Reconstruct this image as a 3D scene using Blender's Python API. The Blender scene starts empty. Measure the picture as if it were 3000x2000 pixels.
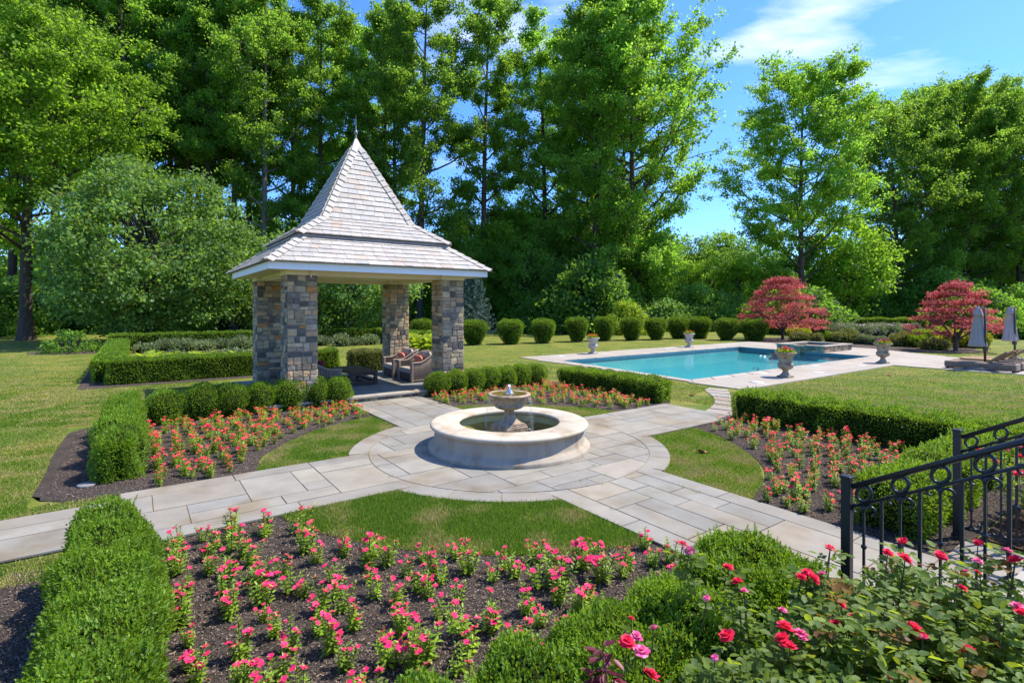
import bpy, bmesh, math, random
import numpy as np
from mathutils import Vector, Matrix

R = math.radians
PI = math.pi
random.seed(7)
rng = np.random.default_rng(11)
scene = bpy.context.scene
COL = scene.collection

# ------------------------------------------------------------------ survey of the garden
FPX, YH, CX, CAMH = 1545.0, 900.0, 1500.0, 2.5       # lens and eye height worked out from the paving
YAW = math.atan2(math.cos(R(54.4)), math.sin(R(54.4)))  # garden axis u against world X
AX = (math.sin(R(54.4)), math.cos(R(54.4)))
BX = (-AX[1], AX[0])
CEN = (-0.05, 9.45)                                   # fountain centre


def P(u, v, z=0.0):
    return Vector((CEN[0] + u * AX[0] + v * BX[0], CEN[1] + u * AX[1] + v * BX[1], z))


def UV(p):
    dx, dy = p[0] - CEN[0], p[1] - CEN[1]
    return dx * AX[0] + dy * AX[1], dx * BX[0] + dy * BX[1]


def at(x, y, z=0.0):
    """surveyed point at height z"""
    d = FPX * (CAMH - z) / (y - YH)
    return Vector(((x - CX) * d / FPX, d, z))


def atd(x, d, z=0.0):
    return Vector(((x - CX) * d / FPX, d, z))


# ------------------------------------------------------------------ object helpers
def tag(o, label=None, cat=None, group=None, kind=None):
    if label: o['label'] = label
    if cat: o['category'] = cat
    if group: o['group'] = group
    if kind: o['kind'] = kind
    return o


def thing(name, label, cat, loc=(0, 0, 0), rz=0.0, group=None, s=1.0):
    o = bpy.data.objects.new(name, None)
    o.empty_display_size = 0.2
    COL.objects.link(o)
    o.location = loc
    o.rotation_euler = (0, 0, rz)
    o.scale = (s, s, s) if not isinstance(s, (tuple, list)) else s
    return tag(o, label, cat, group)


def link(name, me, mat=None, parent=None):
    if mat is not None:
        if len(me.materials): me.materials.clear()
        for m in (mat if isinstance(mat, (list, tuple)) else [mat]):
            me.materials.append(m)
    o = bpy.data.objects.new(name, me)
    COL.objects.link(o)
    if parent is not None:
        o.parent = parent
    return o


def put(name, me, parent, loc=(0, 0, 0), rz=0.0, s=1.0):
    o = bpy.data.objects.new(name, me)
    COL.objects.link(o)
    o.parent = parent
    o.location = loc
    o.rotation_euler = (0, 0, rz)
    if s != 1.0: o.scale = (s, s, s)
    return o


class MB:
    """collects shapes that become ONE mesh"""
    def __init__(self):
        self.V, self.F, self.C, self.S = [], [], [], []

    def add(self, vs, fs, col=(1, 1, 1), smooth=False):
        b = len(self.V)
        self.V += [tuple(v) for v in vs]
        for f in fs:
            self.F.append(tuple(i + b for i in f)); self.C.append(col); self.S.append(smooth)

    def box(self, x0, x1, y0, y1, z0, z1, col=(1, 1, 1), M=None):
        vs = [Vector(p) for p in ((x0, y0, z0), (x1, y0, z0), (x1, y1, z0), (x0, y1, z0), (x0, y0, z1), (x1, y0, z1), (x1, y1, z1), (x0, y1, z1))]
        if M is not None: vs = [M @ v for v in vs]
        self.add(vs, [(3, 2, 1, 0), (4, 5, 6, 7), (0, 1, 5, 4), (1, 2, 6, 5), (2, 3, 7, 6), (3, 0, 4, 7)], col)

    def cbox(self, x0, x1, y0, y1, z0, z1, b, col=(1, 1, 1), M=None):
        """box with chamfered edges"""
        vs, fs = [], []
        bm = bmesh.new()
        bmesh.ops.create_cube(bm, size=1)
        for v in bm.verts:
            v.co = Vector(((x0 + x1) / 2 + v.co.x * (x1 - x0), (y0 + y1) / 2 + v.co.y * (y1 - y0), (z0 + z1) / 2 + v.co.z * (z1 - z0)))
        bmesh.ops.bevel(bm, geom=bm.edges[:], offset=b, segments=2, profile=0.5, affect='EDGES')
        bm.verts.index_update()
        vs = [(M @ v.co) if M is not None else v.co.copy() for v in bm.verts]
        fs = [tuple(v.index for v in f.verts) for f in bm.faces]
        bm.free()
        self.add(vs, fs, col)

    def poly(self, pts, z0, z1, col=(1, 1, 1), bottom=False):
        """prism over a convex or simple outline (counter-clockwise)"""
        n = len(pts)
        vs = [(p[0], p[1], z1) for p in pts] + [(p[0], p[1], z0) for p in pts]
        fs = [tuple(range(n))]
        if z1 - z0 > 1e-6:
            fs += [(n + i, n + (i + 1) % n, (i + 1) % n, i) for i in range(n)]
        self.add(vs, fs, col)

    def tube(self, pts, rad, n=8, col=(1, 1, 1), cap=True, smooth=True):
        pts = [Vector(p) for p in pts]
        if not isinstance(rad, (list, tuple)): rad = [rad] * len(pts)
        vs, fs = [], []
        ref = Vector((0.13, 0.21, 0.97))
        u = None
        for i, p in enumerate(pts):
            t = (pts[min(i + 1, len(pts) - 1)] - pts[max(i - 1, 0)]).normalized()
            if u is None:
                u = t.cross(ref if abs(t.dot(ref)) < 0.95 else Vector((1, 0, 0))).normalized()
            else:
                u = (u - t * u.dot(t)).normalized()
            w = t.cross(u)
            for k in range(n):
                a = 2 * PI * k / n
                vs.append(p + (u * math.cos(a) + w * math.sin(a)) * rad[i])
        for i in range(len(pts) - 1):
            for k in range(n):
                k2 = (k + 1) % n
                fs.append((i * n + k, i * n + k2, (i + 1) * n + k2, (i + 1) * n + k))
        if cap:
            fs.append(tuple(reversed(range(n))))
            fs.append(tuple((len(pts) - 1) * n + k for k in range(n)))
        self.add(vs, fs, col, smooth)

    def lathe(self, prof, n=32, c=(0, 0, 0), col=(1, 1, 1), smooth=True, rfun=None):
        vs, fs = [], []
        for (r, z) in prof:
            for k in range(n):
                a = 2 * PI * k / n
                rr = r * (rfun(a, z) if rfun else 1)
                vs.append((c[0] + rr * math.cos(a), c[1] + rr * math.sin(a), c[2] + z))
        for i in range(len(prof) - 1):
            for k in range(n):
                k2 = (k + 1) % n
                fs.append((i * n + k, i * n + k2, (i + 1) * n + k2, (i + 1) * n + k))
        self.add(vs, fs, col, smooth)

    def mesh(self, name):
        me = bpy.data.meshes.new(name)
        me.from_pydata(self.V, [], self.F)
        a = me.attributes.new('Col', 'FLOAT_COLOR', 'FACE')
        c = np.ones((len(self.F), 4), np.float32)
        c[:, :3] = np.array(self.C, np.float32).reshape(-1, 3)
        a.data.foreach_set('color', c.ravel())
        me.polygons.foreach_set('use_smooth', np.array(self.S, bool))
        me.update()
        return me

    def build(self, name, mat, parent=None):
        return link(name, self.mesh(name), mat, parent)


def np_mesh(name, V, F, tint=None):
    me = bpy.data.meshes.new(name)
    V = np.asarray(V, np.float32); F = np.asarray(F, np.int32)
    n, k = F.shape
    me.vertices.add(len(V)); me.vertices.foreach_set('co', V.ravel())
    me.loops.add(n * k); me.loops.foreach_set('vertex_index', F.ravel())
    me.polygons.add(n)
    me.polygons.foreach_set('loop_start', np.arange(0, n * k, k, dtype=np.int32))
    me.polygons.foreach_set('loop_total', np.full(n, k, np.int32))
    if tint is not None:
        a = me.attributes.new('tint', 'FLOAT', 'FACE')
        a.data.foreach_set('value', np.asarray(tint, np.float32))
    me.update(calc_edges=True)
    return me


def unit(a):
    return a / np.maximum(np.linalg.norm(a, axis=1, keepdims=True), 1e-9)


def rdir(n, up=0.0):
    d = rng.normal(size=(n, 3)); d = unit(d)
    d[:, 2] += up
    return unit(d)


def leaf_geo(pos, d, nrm, L, W, fold=0.15, six=False):
    """leaf blades: pos base, d long axis, nrm upper side"""
    d = unit(d)
    s = unit(np.cross(d, nrm)); nn = np.cross(s, d)
    L = np.broadcast_to(L, len(pos))[:, None]; W = np.broadcast_to(W, len(pos))[:, None]
    n = len(pos)
    if not six:
        mid = pos + d * L * 0.48 + nn * W * fold
        V = np.stack([pos, mid + s * W * .5, pos + d * L, mid - s * W * .5], 1).reshape(-1, 3)
        F = np.arange(4 * n).reshape(n, 4)
        return V, F
    a = pos + d * L * 0.30 + nn * W * fold
    b = pos + d * L * 0.70 + nn * W * fold * .8 - nn * L * .04
    tip = pos + d * L - nn * L * .10
    V = np.stack([pos, a + s * W * .46, b + s * W * .42, tip, b - s * W * .42, a - s * W * .46], 1).reshape(-1, 3)
    i = np.arange(n)[:, None] * 6
    F = np.concatenate([i + np.array([[0, 1, 2, 3]]), i + np.array([[3, 4, 5, 0]])], 0)
    return V, F


def leaf_mesh(name, pos, d, nrm, L, W, fold=0.15, six=False, tint=None):
    if tint is None: tint = rng.random(len(pos))
    V, F = leaf_geo(pos, d, nrm, L, W, fold, six)
    return np_mesh(name, V, F, np.concatenate([tint, tint]) if six else tint)


# ------------------------------------------------------------------ materials
def mat_new(name):
    m = bpy.data.materials.new(name); m.use_nodes = True
    nt = m.node_tree; nt.nodes.clear()
    out = nt.nodes.new('ShaderNodeOutputMaterial')
    return m, nt, out


def N(nt, t, **kw):
    n = nt.nodes.new(t)
    for k, v in kw.items():
        if k.startswith('i_'):
            n.inputs[k[2:].replace('_', ' ')].default_value = v
        else:
            setattr(n, k, v)
    return n


def rgba(c): return (c[0], c[1], c[2], 1)


def ramp(nt, stops):
    r = nt.nodes.new('ShaderNodeValToRGB')
    e = r.color_ramp.elements
    while len(e) < len(stops): e.new(0.5)
    for k, (p, c) in enumerate(stops):
        e[k].position = p; e[k].color = rgba(c)
    return r


def mixc(nt, mode, fac, a, b):
    m = nt.nodes.new('ShaderNodeMix'); m.data_type = 'RGBA'; m.blend_type = mode
    for sock, val in ((m.inputs[0], fac), (m.inputs[6], a), (m.inputs[7], b)):
        if isinstance(val, (int, float)): sock.default_value = val
        elif isinstance(val, tuple): sock.default_value = rgba(val)
        else: nt.links.new(val, sock)
    return m.outputs[2]


def leaf_mat(name, dark, light, trans, tf=0.4, rough=0.45, spec=0.35, objvar=0.25):
    m, nt, out = mat_new(name)
    at_ = N(nt, 'ShaderNodeAttribute', attribute_name='tint')
    r = ramp(nt, [(0.0, dark), (0.75, light), (1.0, tuple(min(1, c * 1.35) for c in light))])
    nt.links.new(at_.outputs['Fac'], r.inputs[0])
    oi = N(nt, 'ShaderNodeObjectInfo')
    mr = N(nt, 'ShaderNodeMapRange'); mr.inputs[3].default_value = 1 - objvar; mr.inputs[4].default_value = 1 + objvar
    nt.links.new(oi.outputs['Random'], mr.inputs[0])
    col = mixc(nt, 'MULTIPLY', 1.0, r.outputs[0], mr.outputs[0])
    p = N(nt, 'ShaderNodeBsdfPrincipled'); p.inputs['Roughness'].default_value = rough
    p.inputs['Specular IOR Level'].default_value = spec
    nt.links.new(col, p.inputs['Base Color'])
    t = N(nt, 'ShaderNodeBsdfTranslucent')
    tc = mixc(nt, 'MULTIPLY', 1.0, trans, mixc(nt, 'MIX', 0.5, (1, 1, 1), mr.outputs[0]))
    tv = N(nt, 'ShaderNodeMapRange'); tv.inputs[3].default_value = 0.65; tv.inputs[4].default_value = 1.25
    nt.links.new(at_.outputs['Fac'], tv.inputs[0])
    tc = mixc(nt, 'MULTIPLY', 1.0, tc, tv.outputs[0])
    nt.links.new(tc, t.inputs[0])
    mx = N(nt, 'ShaderNodeMixShader'); mx.inputs[0].default_value = tf
    nt.links.new(p.outputs[0], mx.inputs[1]); nt.links.new(t.outputs[0], mx.inputs[2])
    nt.links.new(mx.outputs[0], out.inputs[0])
    return m


def plain(name, base, rough=0.6, var=0.25, scale=6.0, bump=0.0, bscale=None, spec=0.4, metal=0.0, col=False, dirt=None, detail=6, stretch=None):
    """one surface, mottled by noise; col=True takes its hue from the face attribute"""
    m, nt, out = mat_new(name)
    tc = N(nt, 'ShaderNodeTexCoord')
    src = tc.outputs['Object']
    if stretch:
        mp = N(nt, 'ShaderNodeMapping'); mp.inputs['Scale'].default_value = stretch
        nt.links.new(src, mp.inputs[0]); src = mp.outputs[0]
    n = N(nt, 'ShaderNodeTexNoise'); n.inputs['Scale'].default_value = scale; n.inputs['Detail'].default_value = detail
    n.inputs['Roughness'].default_value = 0.62
    nt.links.new(src, n.inputs['Vector'])
    mr = N(nt, 'ShaderNodeMapRange'); mr.inputs[1].default_value = 0.25; mr.inputs[2].default_value = 0.75
    mr.inputs[3].default_value = 1 - var; mr.inputs[4].default_value = 1 + var
    nt.links.new(n.outputs['Fac'], mr.inputs[0])
    if col:
        a = N(nt, 'ShaderNodeAttribute', attribute_name='Col')
        c0 = mixc(nt, 'MULTIPLY', 1.0, base, a.outputs['Color'])
    else:
        c0 = base
    c = mixc(nt, 'MULTIPLY', 1.0, c0, mr.outputs[0])
    if dirt:
        n2 = N(nt, 'ShaderNodeTexNoise'); n2.inputs['Scale'].default_value = dirt[1]; n2.inputs['Detail'].default_value = 8
        nt.links.new(src, n2.inputs['Vector'])
        r2 = ramp(nt, [(dirt[2], (0, 0, 0)), (dirt[2] + 0.18, (1, 1, 1))])
        nt.links.new(n2.outputs['Fac'], r2.inputs[0])
        c = mixc(nt, 'MIX', r2.outputs[0], c, mixc(nt, 'MULTIPLY', 1.0, c, dirt[0]))
    p = N(nt, 'ShaderNodeBsdfPrincipled')
    p.inputs['Roughness'].default_value = rough; p.inputs['Specular IOR Level'].default_value = spec; p.inputs['Metallic'].default_value = metal
    nt.links.new(c, p.inputs['Base Color'])
    if bump:
        nb = N(nt, 'ShaderNodeTexNoise'); nb.inputs['Scale'].default_value = bscale or scale * 5; nb.inputs['Detail'].default_value = 6
        nt.links.new(src, nb.inputs['Vector'])
        b = N(nt, 'ShaderNodeBump'); b.inputs['Strength'].default_value = bump; b.inputs['Distance'].default_value = 0.02
        nt.links.new(nb.outputs['Fac'], b.inputs['Height']); nt.links.new(b.outputs[0], p.inputs['Normal'])
    nt.links.new(p.outputs[0], out.inputs[0])
    return m


def lawn_mat():
    m, nt, out = mat_new('lawn_grass')
    tc = N(nt, 'ShaderNodeTexCoord')
    def noise(sc, det=5, st=None):
        n = N(nt, 'ShaderNodeTexNoise'); n.inputs['Scale'].default_value = sc; n.inputs['Detail'].default_value = det
        src = tc.outputs['Object']
        if st:
            mp = N(nt, 'ShaderNodeMapping'); mp.inputs['Scale'].default_value = st; mp.inputs['Rotation'].default_value = (0, 0, YAW)
            nt.links.new(src, mp.inputs[0]); src = mp.outputs[0]
        nt.links.new(src, n.inputs['Vector']); return n.outputs['Fac']
    big = ramp(nt, [(0.44, (0, 0, 0)), (0.60, (1, 1, 1))]); nt.links.new(noise(0.55, 6, (1, 1.6, 1)), big.inputs[0])
    mid = ramp(nt, [(0.42, (0, 0, 0)), (0.72, (1, 1, 1))]); nt.links.new(noise(3.2, 8), mid.inputs[0])
    fine = ramp(nt, [(0.25, (0.45, 0.45, 0.45)), (0.8, (1.5, 1.5, 1.5))]); nt.links.new(noise(38, 6), fine.inputs[0])
    vf = ramp(nt, [(0.25, (0.55, 0.55, 0.55)), (0.8, (1.4, 1.4, 1.4))]); nt.links.new(noise(160, 3), vf.inputs[0])
    c = mixc(nt, 'MIX', big.outputs[0], (0.108, 0.170, 0.014), (0.225, 0.225, 0.030))
    c = mixc(nt, 'MIX', mixc(nt, 'MULTIPLY', 1.0, mid.outputs[0], (0.6, 0.6, 0.6)), c, (0.300, 0.240, 0.085))
    c = mixc(nt, 'MULTIPLY', 1.0, c, fine.outputs[0])
    c = mixc(nt, 'MULTIPLY', 1.0, c, vf.outputs[0])
    p = N(nt, 'ShaderNodeBsdfPrincipled'); p.inputs['Roughness'].default_value = 0.75; p.inputs['Specular IOR Level'].default_value = 0.15
    nt.links.new(c, p.inputs['Base Color'])
    b = N(nt, 'ShaderNodeBump'); b.inputs['Strength'].default_value = 0.9; b.inputs['Distance'].default_value = 0.03
    nt.links.new(noise(60, 4), b.inputs['Height']); nt.links.new(b.outputs[0], p.inputs['Normal'])
    nt.links.new(p.outputs[0], out.inputs[0])
    return m


def mulch_mat(name, a, b_):
    m, nt, out = mat_new(name)
    tc = N(nt, 'ShaderNodeTexCoord')
    v = N(nt, 'ShaderNodeTexVoronoi'); v.inputs['Scale'].default_value = 64; v.feature = 'F1'; v.inputs['Randomness'].default_value = 1
    mp = N(nt, 'ShaderNodeMapping'); mp.inputs['Scale'].default_value = (1, 2.4, 1)
    n0 = N(nt, 'ShaderNodeTexNoise'); n0.inputs['Scale'].default_value = 7
    nt.links.new(tc.outputs['Object'], n0.inputs['Vector'])
    ad = N(nt, 'ShaderNodeVectorMath', operation='ADD'); nt.links.new(tc.outputs['Object'], ad.inputs[0]); nt.links.new(n0.outputs['Color'], ad.inputs[1])
    nt.links.new(ad.outputs[0], mp.inputs[0]); nt.links.new(mp.outputs[0], v.inputs['Vector'])
    sep = N(nt, 'ShaderNodeSeparateColor'); nt.links.new(v.outputs['Color'], sep.inputs[0])
    r = ramp(nt, [(0.0, a), (0.8, b_), (1.0, tuple(min(1, c * 1.9) for c in b_))]); nt.links.new(sep.outputs[0], r.inputs[0])
    n2 = N(nt, 'ShaderNodeTexNoise'); n2.inputs['Scale'].default_value = 2.0; n2.inputs['Detail'].default_value = 6
    nt.links.new(tc.outputs['Object'], n2.inputs['Vector'])
    mr = N(nt, 'ShaderNodeMapRange'); mr.inputs[3].default_value = 0.55; mr.inputs[4].default_value = 1.5; nt.links.new(n2.outputs['Fac'], mr.inputs[0])
    c = mixc(nt, 'MULTIPLY', 1.0, r.outputs[0], mr.outputs[0])
    p = N(nt, 'ShaderNodeBsdfPrincipled'); p.inputs['Roughness'].default_value = 0.95; p.inputs['Specular IOR Level'].default_value = 0.1
    nt.links.new(c, p.inputs['Base Color'])
    b = N(nt, 'ShaderNodeBump'); b.inputs['Strength'].default_value = 1.0; b.inputs['Distance'].default_value = 0.03
    nt.links.new(v.outputs['Distance'], b.inputs['Height']); nt.links.new(b.outputs[0], p.inputs['Normal'])
    nt.links.new(p.outputs[0], out.inputs[0])
    return m


def water_mat(name, tint, rough=0.02, bump=0.25, scale=9.0, ior=1.33):
    m, nt, out = mat_new(name)
    tc = N(nt, 'ShaderNodeTexCoord')
    n = N(nt, 'ShaderNodeTexNoise'); n.inputs['Scale'].default_value = scale; n.inputs['Detail'].default_value = 3
    nt.links.new(tc.outputs['Object'], n.inputs['Vector'])
    b = N(nt, 'ShaderNodeBump'); b.inputs['Strength'].default_value = bump; b.inputs['Distance'].default_value = 0.02
    nt.links.new(n.outputs['Fac'], b.inputs['Height'])
    g = N(nt, 'ShaderNodeBsdfGlossy'); g.inputs['Roughness'].default_value = rough
    nt.links.new(b.outputs[0], g.inputs['Normal'])
    t = N(nt, 'ShaderNodeBsdfTransparent'); t.inputs[0].default_value = rgba(tint)
    f = N(nt, 'ShaderNodeFresnel'); f.inputs[0].default_value = ior; nt.links.new(b.outputs[0], f.inputs['Normal'])
    mx = N(nt, 'ShaderNodeMixShader')
    nt.links.new(f.outputs[0], mx.inputs[0]); nt.links.new(t.outputs[0], mx.inputs[1]); nt.links.new(g.outputs[0], mx.inputs[2])
    nt.links.new(mx.outputs[0], out.inputs[0])
    return m


M = {}
M['lawn'] = lawn_mat()
M['mulch'] = mulch_mat('dark_mulch', (0.060, 0.045, 0.036), (0.185, 0.145, 0.115))
M['chips'] = mulch_mat('wood_chip_mulch', (0.06, 0.035, 0.022), (0.19, 0.12, 0.08))
M['paving'] = plain('bluestone_paving', (1.02, 1.0, .93), 0.75, 0.16, 2.2, 0.12, 40, 0.25, col=True, dirt=((0.82, 0.74, 0.62), 1.3, 0.50))
M['deck'] = plain('pool_deck_stone', (.95, .92, .85), 0.75, 0.10, 1.2, 0.05, 30, 0.25, col=True, dirt=((0.9, 0.86, 0.8), 0.6, 0.5))
M['stone'] = plain('pillar_fieldstone', (1.12, 1.0, .80), 0.85, 0.32, 9, 0.55, 26, 0.2, col=True)
M['slate'] = plain('roof_slate', (1.0, .985, .93), 0.6, 0.16, 5, 0.25, 30, 0.35, col=True)
M['lime'] = plain('fountain_limestone', (0.47, 0.405, 0.305), 0.8, 0.13, 3.0, 0.12, 45, 0.25, dirt=((0.72, 0.66, 0.56), 2.2, 0.50))
M['limewall'] = plain('weathered_limestone', (0.37, 0.315, 0.235), 0.85, 0.14, 3.0, 0.15, 45, 0.2, dirt=((0.78, 0.70, 0.60), 4.5, 0.50), stretch=(1, 1, 0.3), col=True)
M['bowl'] = plain('tan_cast_stone', (0.34, 0.245, 0.155), 0.7, 0.35, 9, 0.4, 30, 0.45, dirt=((0.5, 0.42, 0.34), 6, 0.5))
M['basin'] = plain('algae_stained_basin', (0.40, 0.38, 0.19), 0.8, 0.2, 4)
M['urn'] = plain('mossy_urn_stone', (0.33, 0.275, 0.20), 0.9, 0.3, 7, 0.4, 30, 0.2, dirt=((0.62, 0.56, 0.46), 4, 0.48))
M['urnpale'] = plain('pale_urn_stone', (0.46, 0.40, 0.34), 0.9, 0.25, 7, 0.35, 30, 0.2, dirt=((0.7, 0.64, 0.58), 4, 0.5))
M['white'] = plain('white_paint', (0.76, 0.76, 0.74), 0.5, 0.03, 2)
M['cream'] = plain('cream_soffit_paint', (0.72, 0.66, 0.52), 0.6, 0.05, 2)
M['copper'] = plain('weathered_copper', (0.24, 0.20, 0.17), 0.5, 0.3, 5, metal=0.3)
M['lead'] = plain('lead_cap', (0.21, 0.20, 0.195), 0.45, 0.2, 6, metal=0.5)
M['iron'] = plain('black_wrought_iron', (0.016, 0.017, 0.021), 0.38, 0.15, 30, 0.1, 120, 0.5)
M['wicker'] = plain('brown_wicker', (0.27, 0.205, 0.155), 0.75, 0.4, 40, 0.4, 160, 0.25)
M['wickerdark'] = plain('dark_wicker', (0.06, 0.046, 0.038), 0.85, 0.3, 40)
M['cush'] = plain('beige_cushion', (0.36, 0.31, 0.26), 0.9, 0.06, 12, 0.1, 220, 0.1)
M['salmon'] = plain('salmon_fabric', (0.50, 0.17, 0.12), 0.9, 0.08, 12, 0.1, 220, 0.1)
M['wine'] = plain('wine_fabric', (0.20, 0.035, 0.045), 0.9, 0.08, 12, 0.1, 220, 0.1)
M['table'] = plain('dark_stained_timber', (0.085, 0.048, 0.030), 0.55, 0.35, 5, 0.2, 60, 0.35, stretch=(8, 1, 8))
M['teak'] = plain('weathered_teak', (0.30, 0.19, 0.10), 0.65, 0.3, 8, 0.1, 60, 0.3, stretch=(6, 1, 6))
M['canvas'] = plain('grey_umbrella_canvas', (0.36, 0.32, 0.31), 0.9, 0.07, 6, 0.08, 200, 0.1)
M['pole'] = plain('dark_bronze_pole', (0.05, 0.038, 0.034), 0.45, 0.1, 8)
M['basegrey'] = plain('grey_umbrella_base', (0.20, 0.18, 0.18), 0.7, 0.1, 8)
M['plaster'] = plain('pool_plaster', (0.055, 0.44, 0.52), 0.7, 0.06, 1.2)
M['tileband'] = plain('waterline_tile', (0.05, 0.16, 0.20), 0.35, 0.3, 9)
M['spastone'] = plain('spa_wall_stone', (1.1, 1.0, .85), 0.85, 0.3, 8, 0.45, 26, 0.2, col=True)
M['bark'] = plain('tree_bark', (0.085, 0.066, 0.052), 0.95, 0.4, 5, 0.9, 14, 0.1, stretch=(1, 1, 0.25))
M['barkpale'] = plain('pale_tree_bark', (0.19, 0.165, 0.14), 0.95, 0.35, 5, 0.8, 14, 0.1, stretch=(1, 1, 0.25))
M['stem'] = plain('green_stem', (0.10, 0.13, 0.035), 0.7, 0.2, 20)
M['cane'] = plain('rose_cane', (0.085, 0.075, 0.035), 0.7, 0.4, 14)
M['hull'] = plain('shade_hull', (0.018, 0.026, 0.008), 1.0, 0.4, 9, 0.5, 40, 0.0)  # solid filler inside the foliage, coloured near-black as the shade between leaves
M['soil'] = plain('urn_soil', (0.04, 0.03, 0.02), 1.0, 0.3, 20)
M['water'] = water_mat('pool_water_surface', (0.80, 0.95, 0.97), 0.05, 0.30, 3.6)
M['fwater'] = water_mat('fountain_water_surface', (0.74, 0.78, 0.55), 0.03, 0.35, 7)
M['cover'] = plain('dull_plastic_cover', (0.20, 0.19, 0.17), 0.7, 0.1, 5)
M['lid'] = plain('white_plastic_lid', (0.55, 0.54, 0.51), 0.5, 0.04, 3)
M['dryleaf'] = plain('dry_leaf', (0.23, 0.10, 0.045), 0.8, 0.3, 12)


def droplet_mat():
    m, nt, out = mat_new('falling_water')
    g = N(nt, 'ShaderNodeBsdfGlossy'); g.inputs['Roughness'].default_value = 0.08
    d = N(nt, 'ShaderNodeBsdfDiffuse'); d.inputs[0].default_value = (0.85, 0.87, 0.88, 1)
    t = N(nt, 'ShaderNodeBsdfTransparent')
    a = N(nt, 'ShaderNodeMixShader'); a.inputs[0].default_value = 0.55
    b = N(nt, 'ShaderNodeMixShader'); b.inputs[0].default_value = 0.40
    nt.links.new(d.outputs[0], a.inputs[1]); nt.links.new(g.outputs[0], a.inputs[2])
    nt.links.new(a.outputs[0], b.inputs[1]); nt.links.new(t.outputs[0], b.inputs[2])
    nt.links.new(b.outputs[0], out.inputs[0])
    return m


M['drops'] = droplet_mat()
# foliage
M['poplar'] = leaf_mat('poplar_leaf', (0.050, 0.125, 0.018), (0.150, 0.265, 0.034), (0.44, 0.74, 0.055), 0.50, 0.6, 0.25, 0.30)
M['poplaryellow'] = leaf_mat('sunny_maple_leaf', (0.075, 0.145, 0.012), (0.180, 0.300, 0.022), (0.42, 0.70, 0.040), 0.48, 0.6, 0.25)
M['maple'] = leaf_mat('silvery_maple_leaf', (0.050, 0.130, 0.024), (0.165, 0.285, 0.066), (0.38, 0.62, 0.07), 0.42, 0.55, 0.32)
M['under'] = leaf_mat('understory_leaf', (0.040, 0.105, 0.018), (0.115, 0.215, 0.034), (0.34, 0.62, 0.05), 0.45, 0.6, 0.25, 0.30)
M['lime_leaf'] = leaf_mat('lime_green_leaf', (0.110, 0.170, 0.012), (0.220, 0.300, 0.022), (0.46, 0.60, 0.03), 0.42, 0.55, 0.3)
M['box'] = leaf_mat('boxwood_leaf', (0.048, 0.112, 0.008), (0.150, 0.262, 0.016), (0.36, 0.54, 0.022), 0.36, 0.5, 0.32, 0.12)
M['yew'] = leaf_mat('yew_leaf', (0.042, 0.095, 0.008), (0.125, 0.220, 0.016), (0.32, 0.48, 0.02), 0.32, 0.6, 0.25, 0.12)
M['peri'] = leaf_mat('periwinkle_leaf', (0.115, 0.210, 0.013), (0.250, 0.365, 0.030), (0.52, 0.66, 0.035), 0.38, 0.45, 0.4, 0.2)
M['petal'] = leaf_mat('pink_periwinkle_petal', (0.74, 0.022, 0.120), (0.88, 0.042, 0.180), (0.90, 0.07, 0.20), 0.30, 0.6, 0.2, 0.1)
M['petalred'] = leaf_mat('coral_periwinkle_petal', (0.76, 0.018, 0.070), (0.88, 0.035, 0.110), (0.90, 0.05, 0.13), 0.30, 0.6, 0.2, 0.1)
M['rosepetal'] = leaf_mat('rose_petal', (0.72, 0.016, 0.060), (0.88, 0.042, 0.115), (0.92, 0.06, 0.13), 0.34, 0.6, 0.2, 0.15)
M['rosepink'] = leaf_mat('faded_rose_petal', (0.76, 0.06, 0.24), (0.86, 0.24, 0.42), (0.9, 0.25, 0.42), 0.3, 0.6, 0.2, 0.15)
M['roseleaf'] = leaf_mat('rose_leaf', (0.040, 0.085, 0.016), (0.130, 0.195, 0.026), (0.46, 0.56, 0.030), 0.42, 0.55, 0.28, 0.1)
M['rosenew'] = leaf_mat('bronze_new_leaf', (0.11, 0.055, 0.012), (0.22, 0.12, 0.018), (0.42, 0.20, 0.03), 0.38, 0.55, 0.3, 0.2)
M['burgundy'] = leaf_mat('burgundy_leaf', (0.060, 0.012, 0.018), (0.17, 0.022, 0.034), (0.50, 0.03, 0.04), 0.32, 0.45, 0.4, 0.1)
M['redmaple'] = leaf_mat('red_maple_leaf', (0.19, 0.042, 0.042), (0.43, 0.105, 0.100), (0.76, 0.15, 0.13), 0.40, 0.6, 0.25, 0.1)
M['spruce'] = leaf_mat('blue_spruce_needle', (0.062, 0.105, 0.080), (0.125, 0.190, 0.150), (0.14, 0.22, 0.13), 0.15, 0.6, 0.3, 0.1)
M['gold'] = leaf_mat('golden_shrub_leaf', (0.20, 0.21, 0.015), (0.36, 0.37, 0.025), (0.58, 0.58, 0.03), 0.35, 0.55, 0.3)
M['olive'] = leaf_mat('olive_clipped_leaf', (0.120, 0.130, 0.030), (0.215, 0.220, 0.055), (0.32, 0.33, 0.06), 0.3, 0.6, 0.25)
M['palegreen'] = leaf_mat('pale_rose_shrub_leaf', (0.10, 0.14, 0.055), (0.20, 0.25, 0.11), (0.32, 0.38, 0.12), 0.3, 0.6, 0.25)
M['palerose'] = leaf_mat('pale_pink_bloom', (0.56, 0.37, 0.34), (0.68, 0.50, 0.46), (0.6, 0.4, 0.36), 0.3, 0.6, 0.2)
M['annual'] = {k: leaf_mat(k + '_annual_petal', tuple(x * .8 for x in c), c, c, 0.3, 0.6, 0.2) for k, c in
               dict(red=(0.78, 0.02, 0.02), orange=(0.85, 0.26, 0.02), yellow=(0.85, 0.58, 0.03), magenta=(0.72, 0.03, 0.30), violet=(0.36, 0.12, 0.50)).items()}
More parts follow.
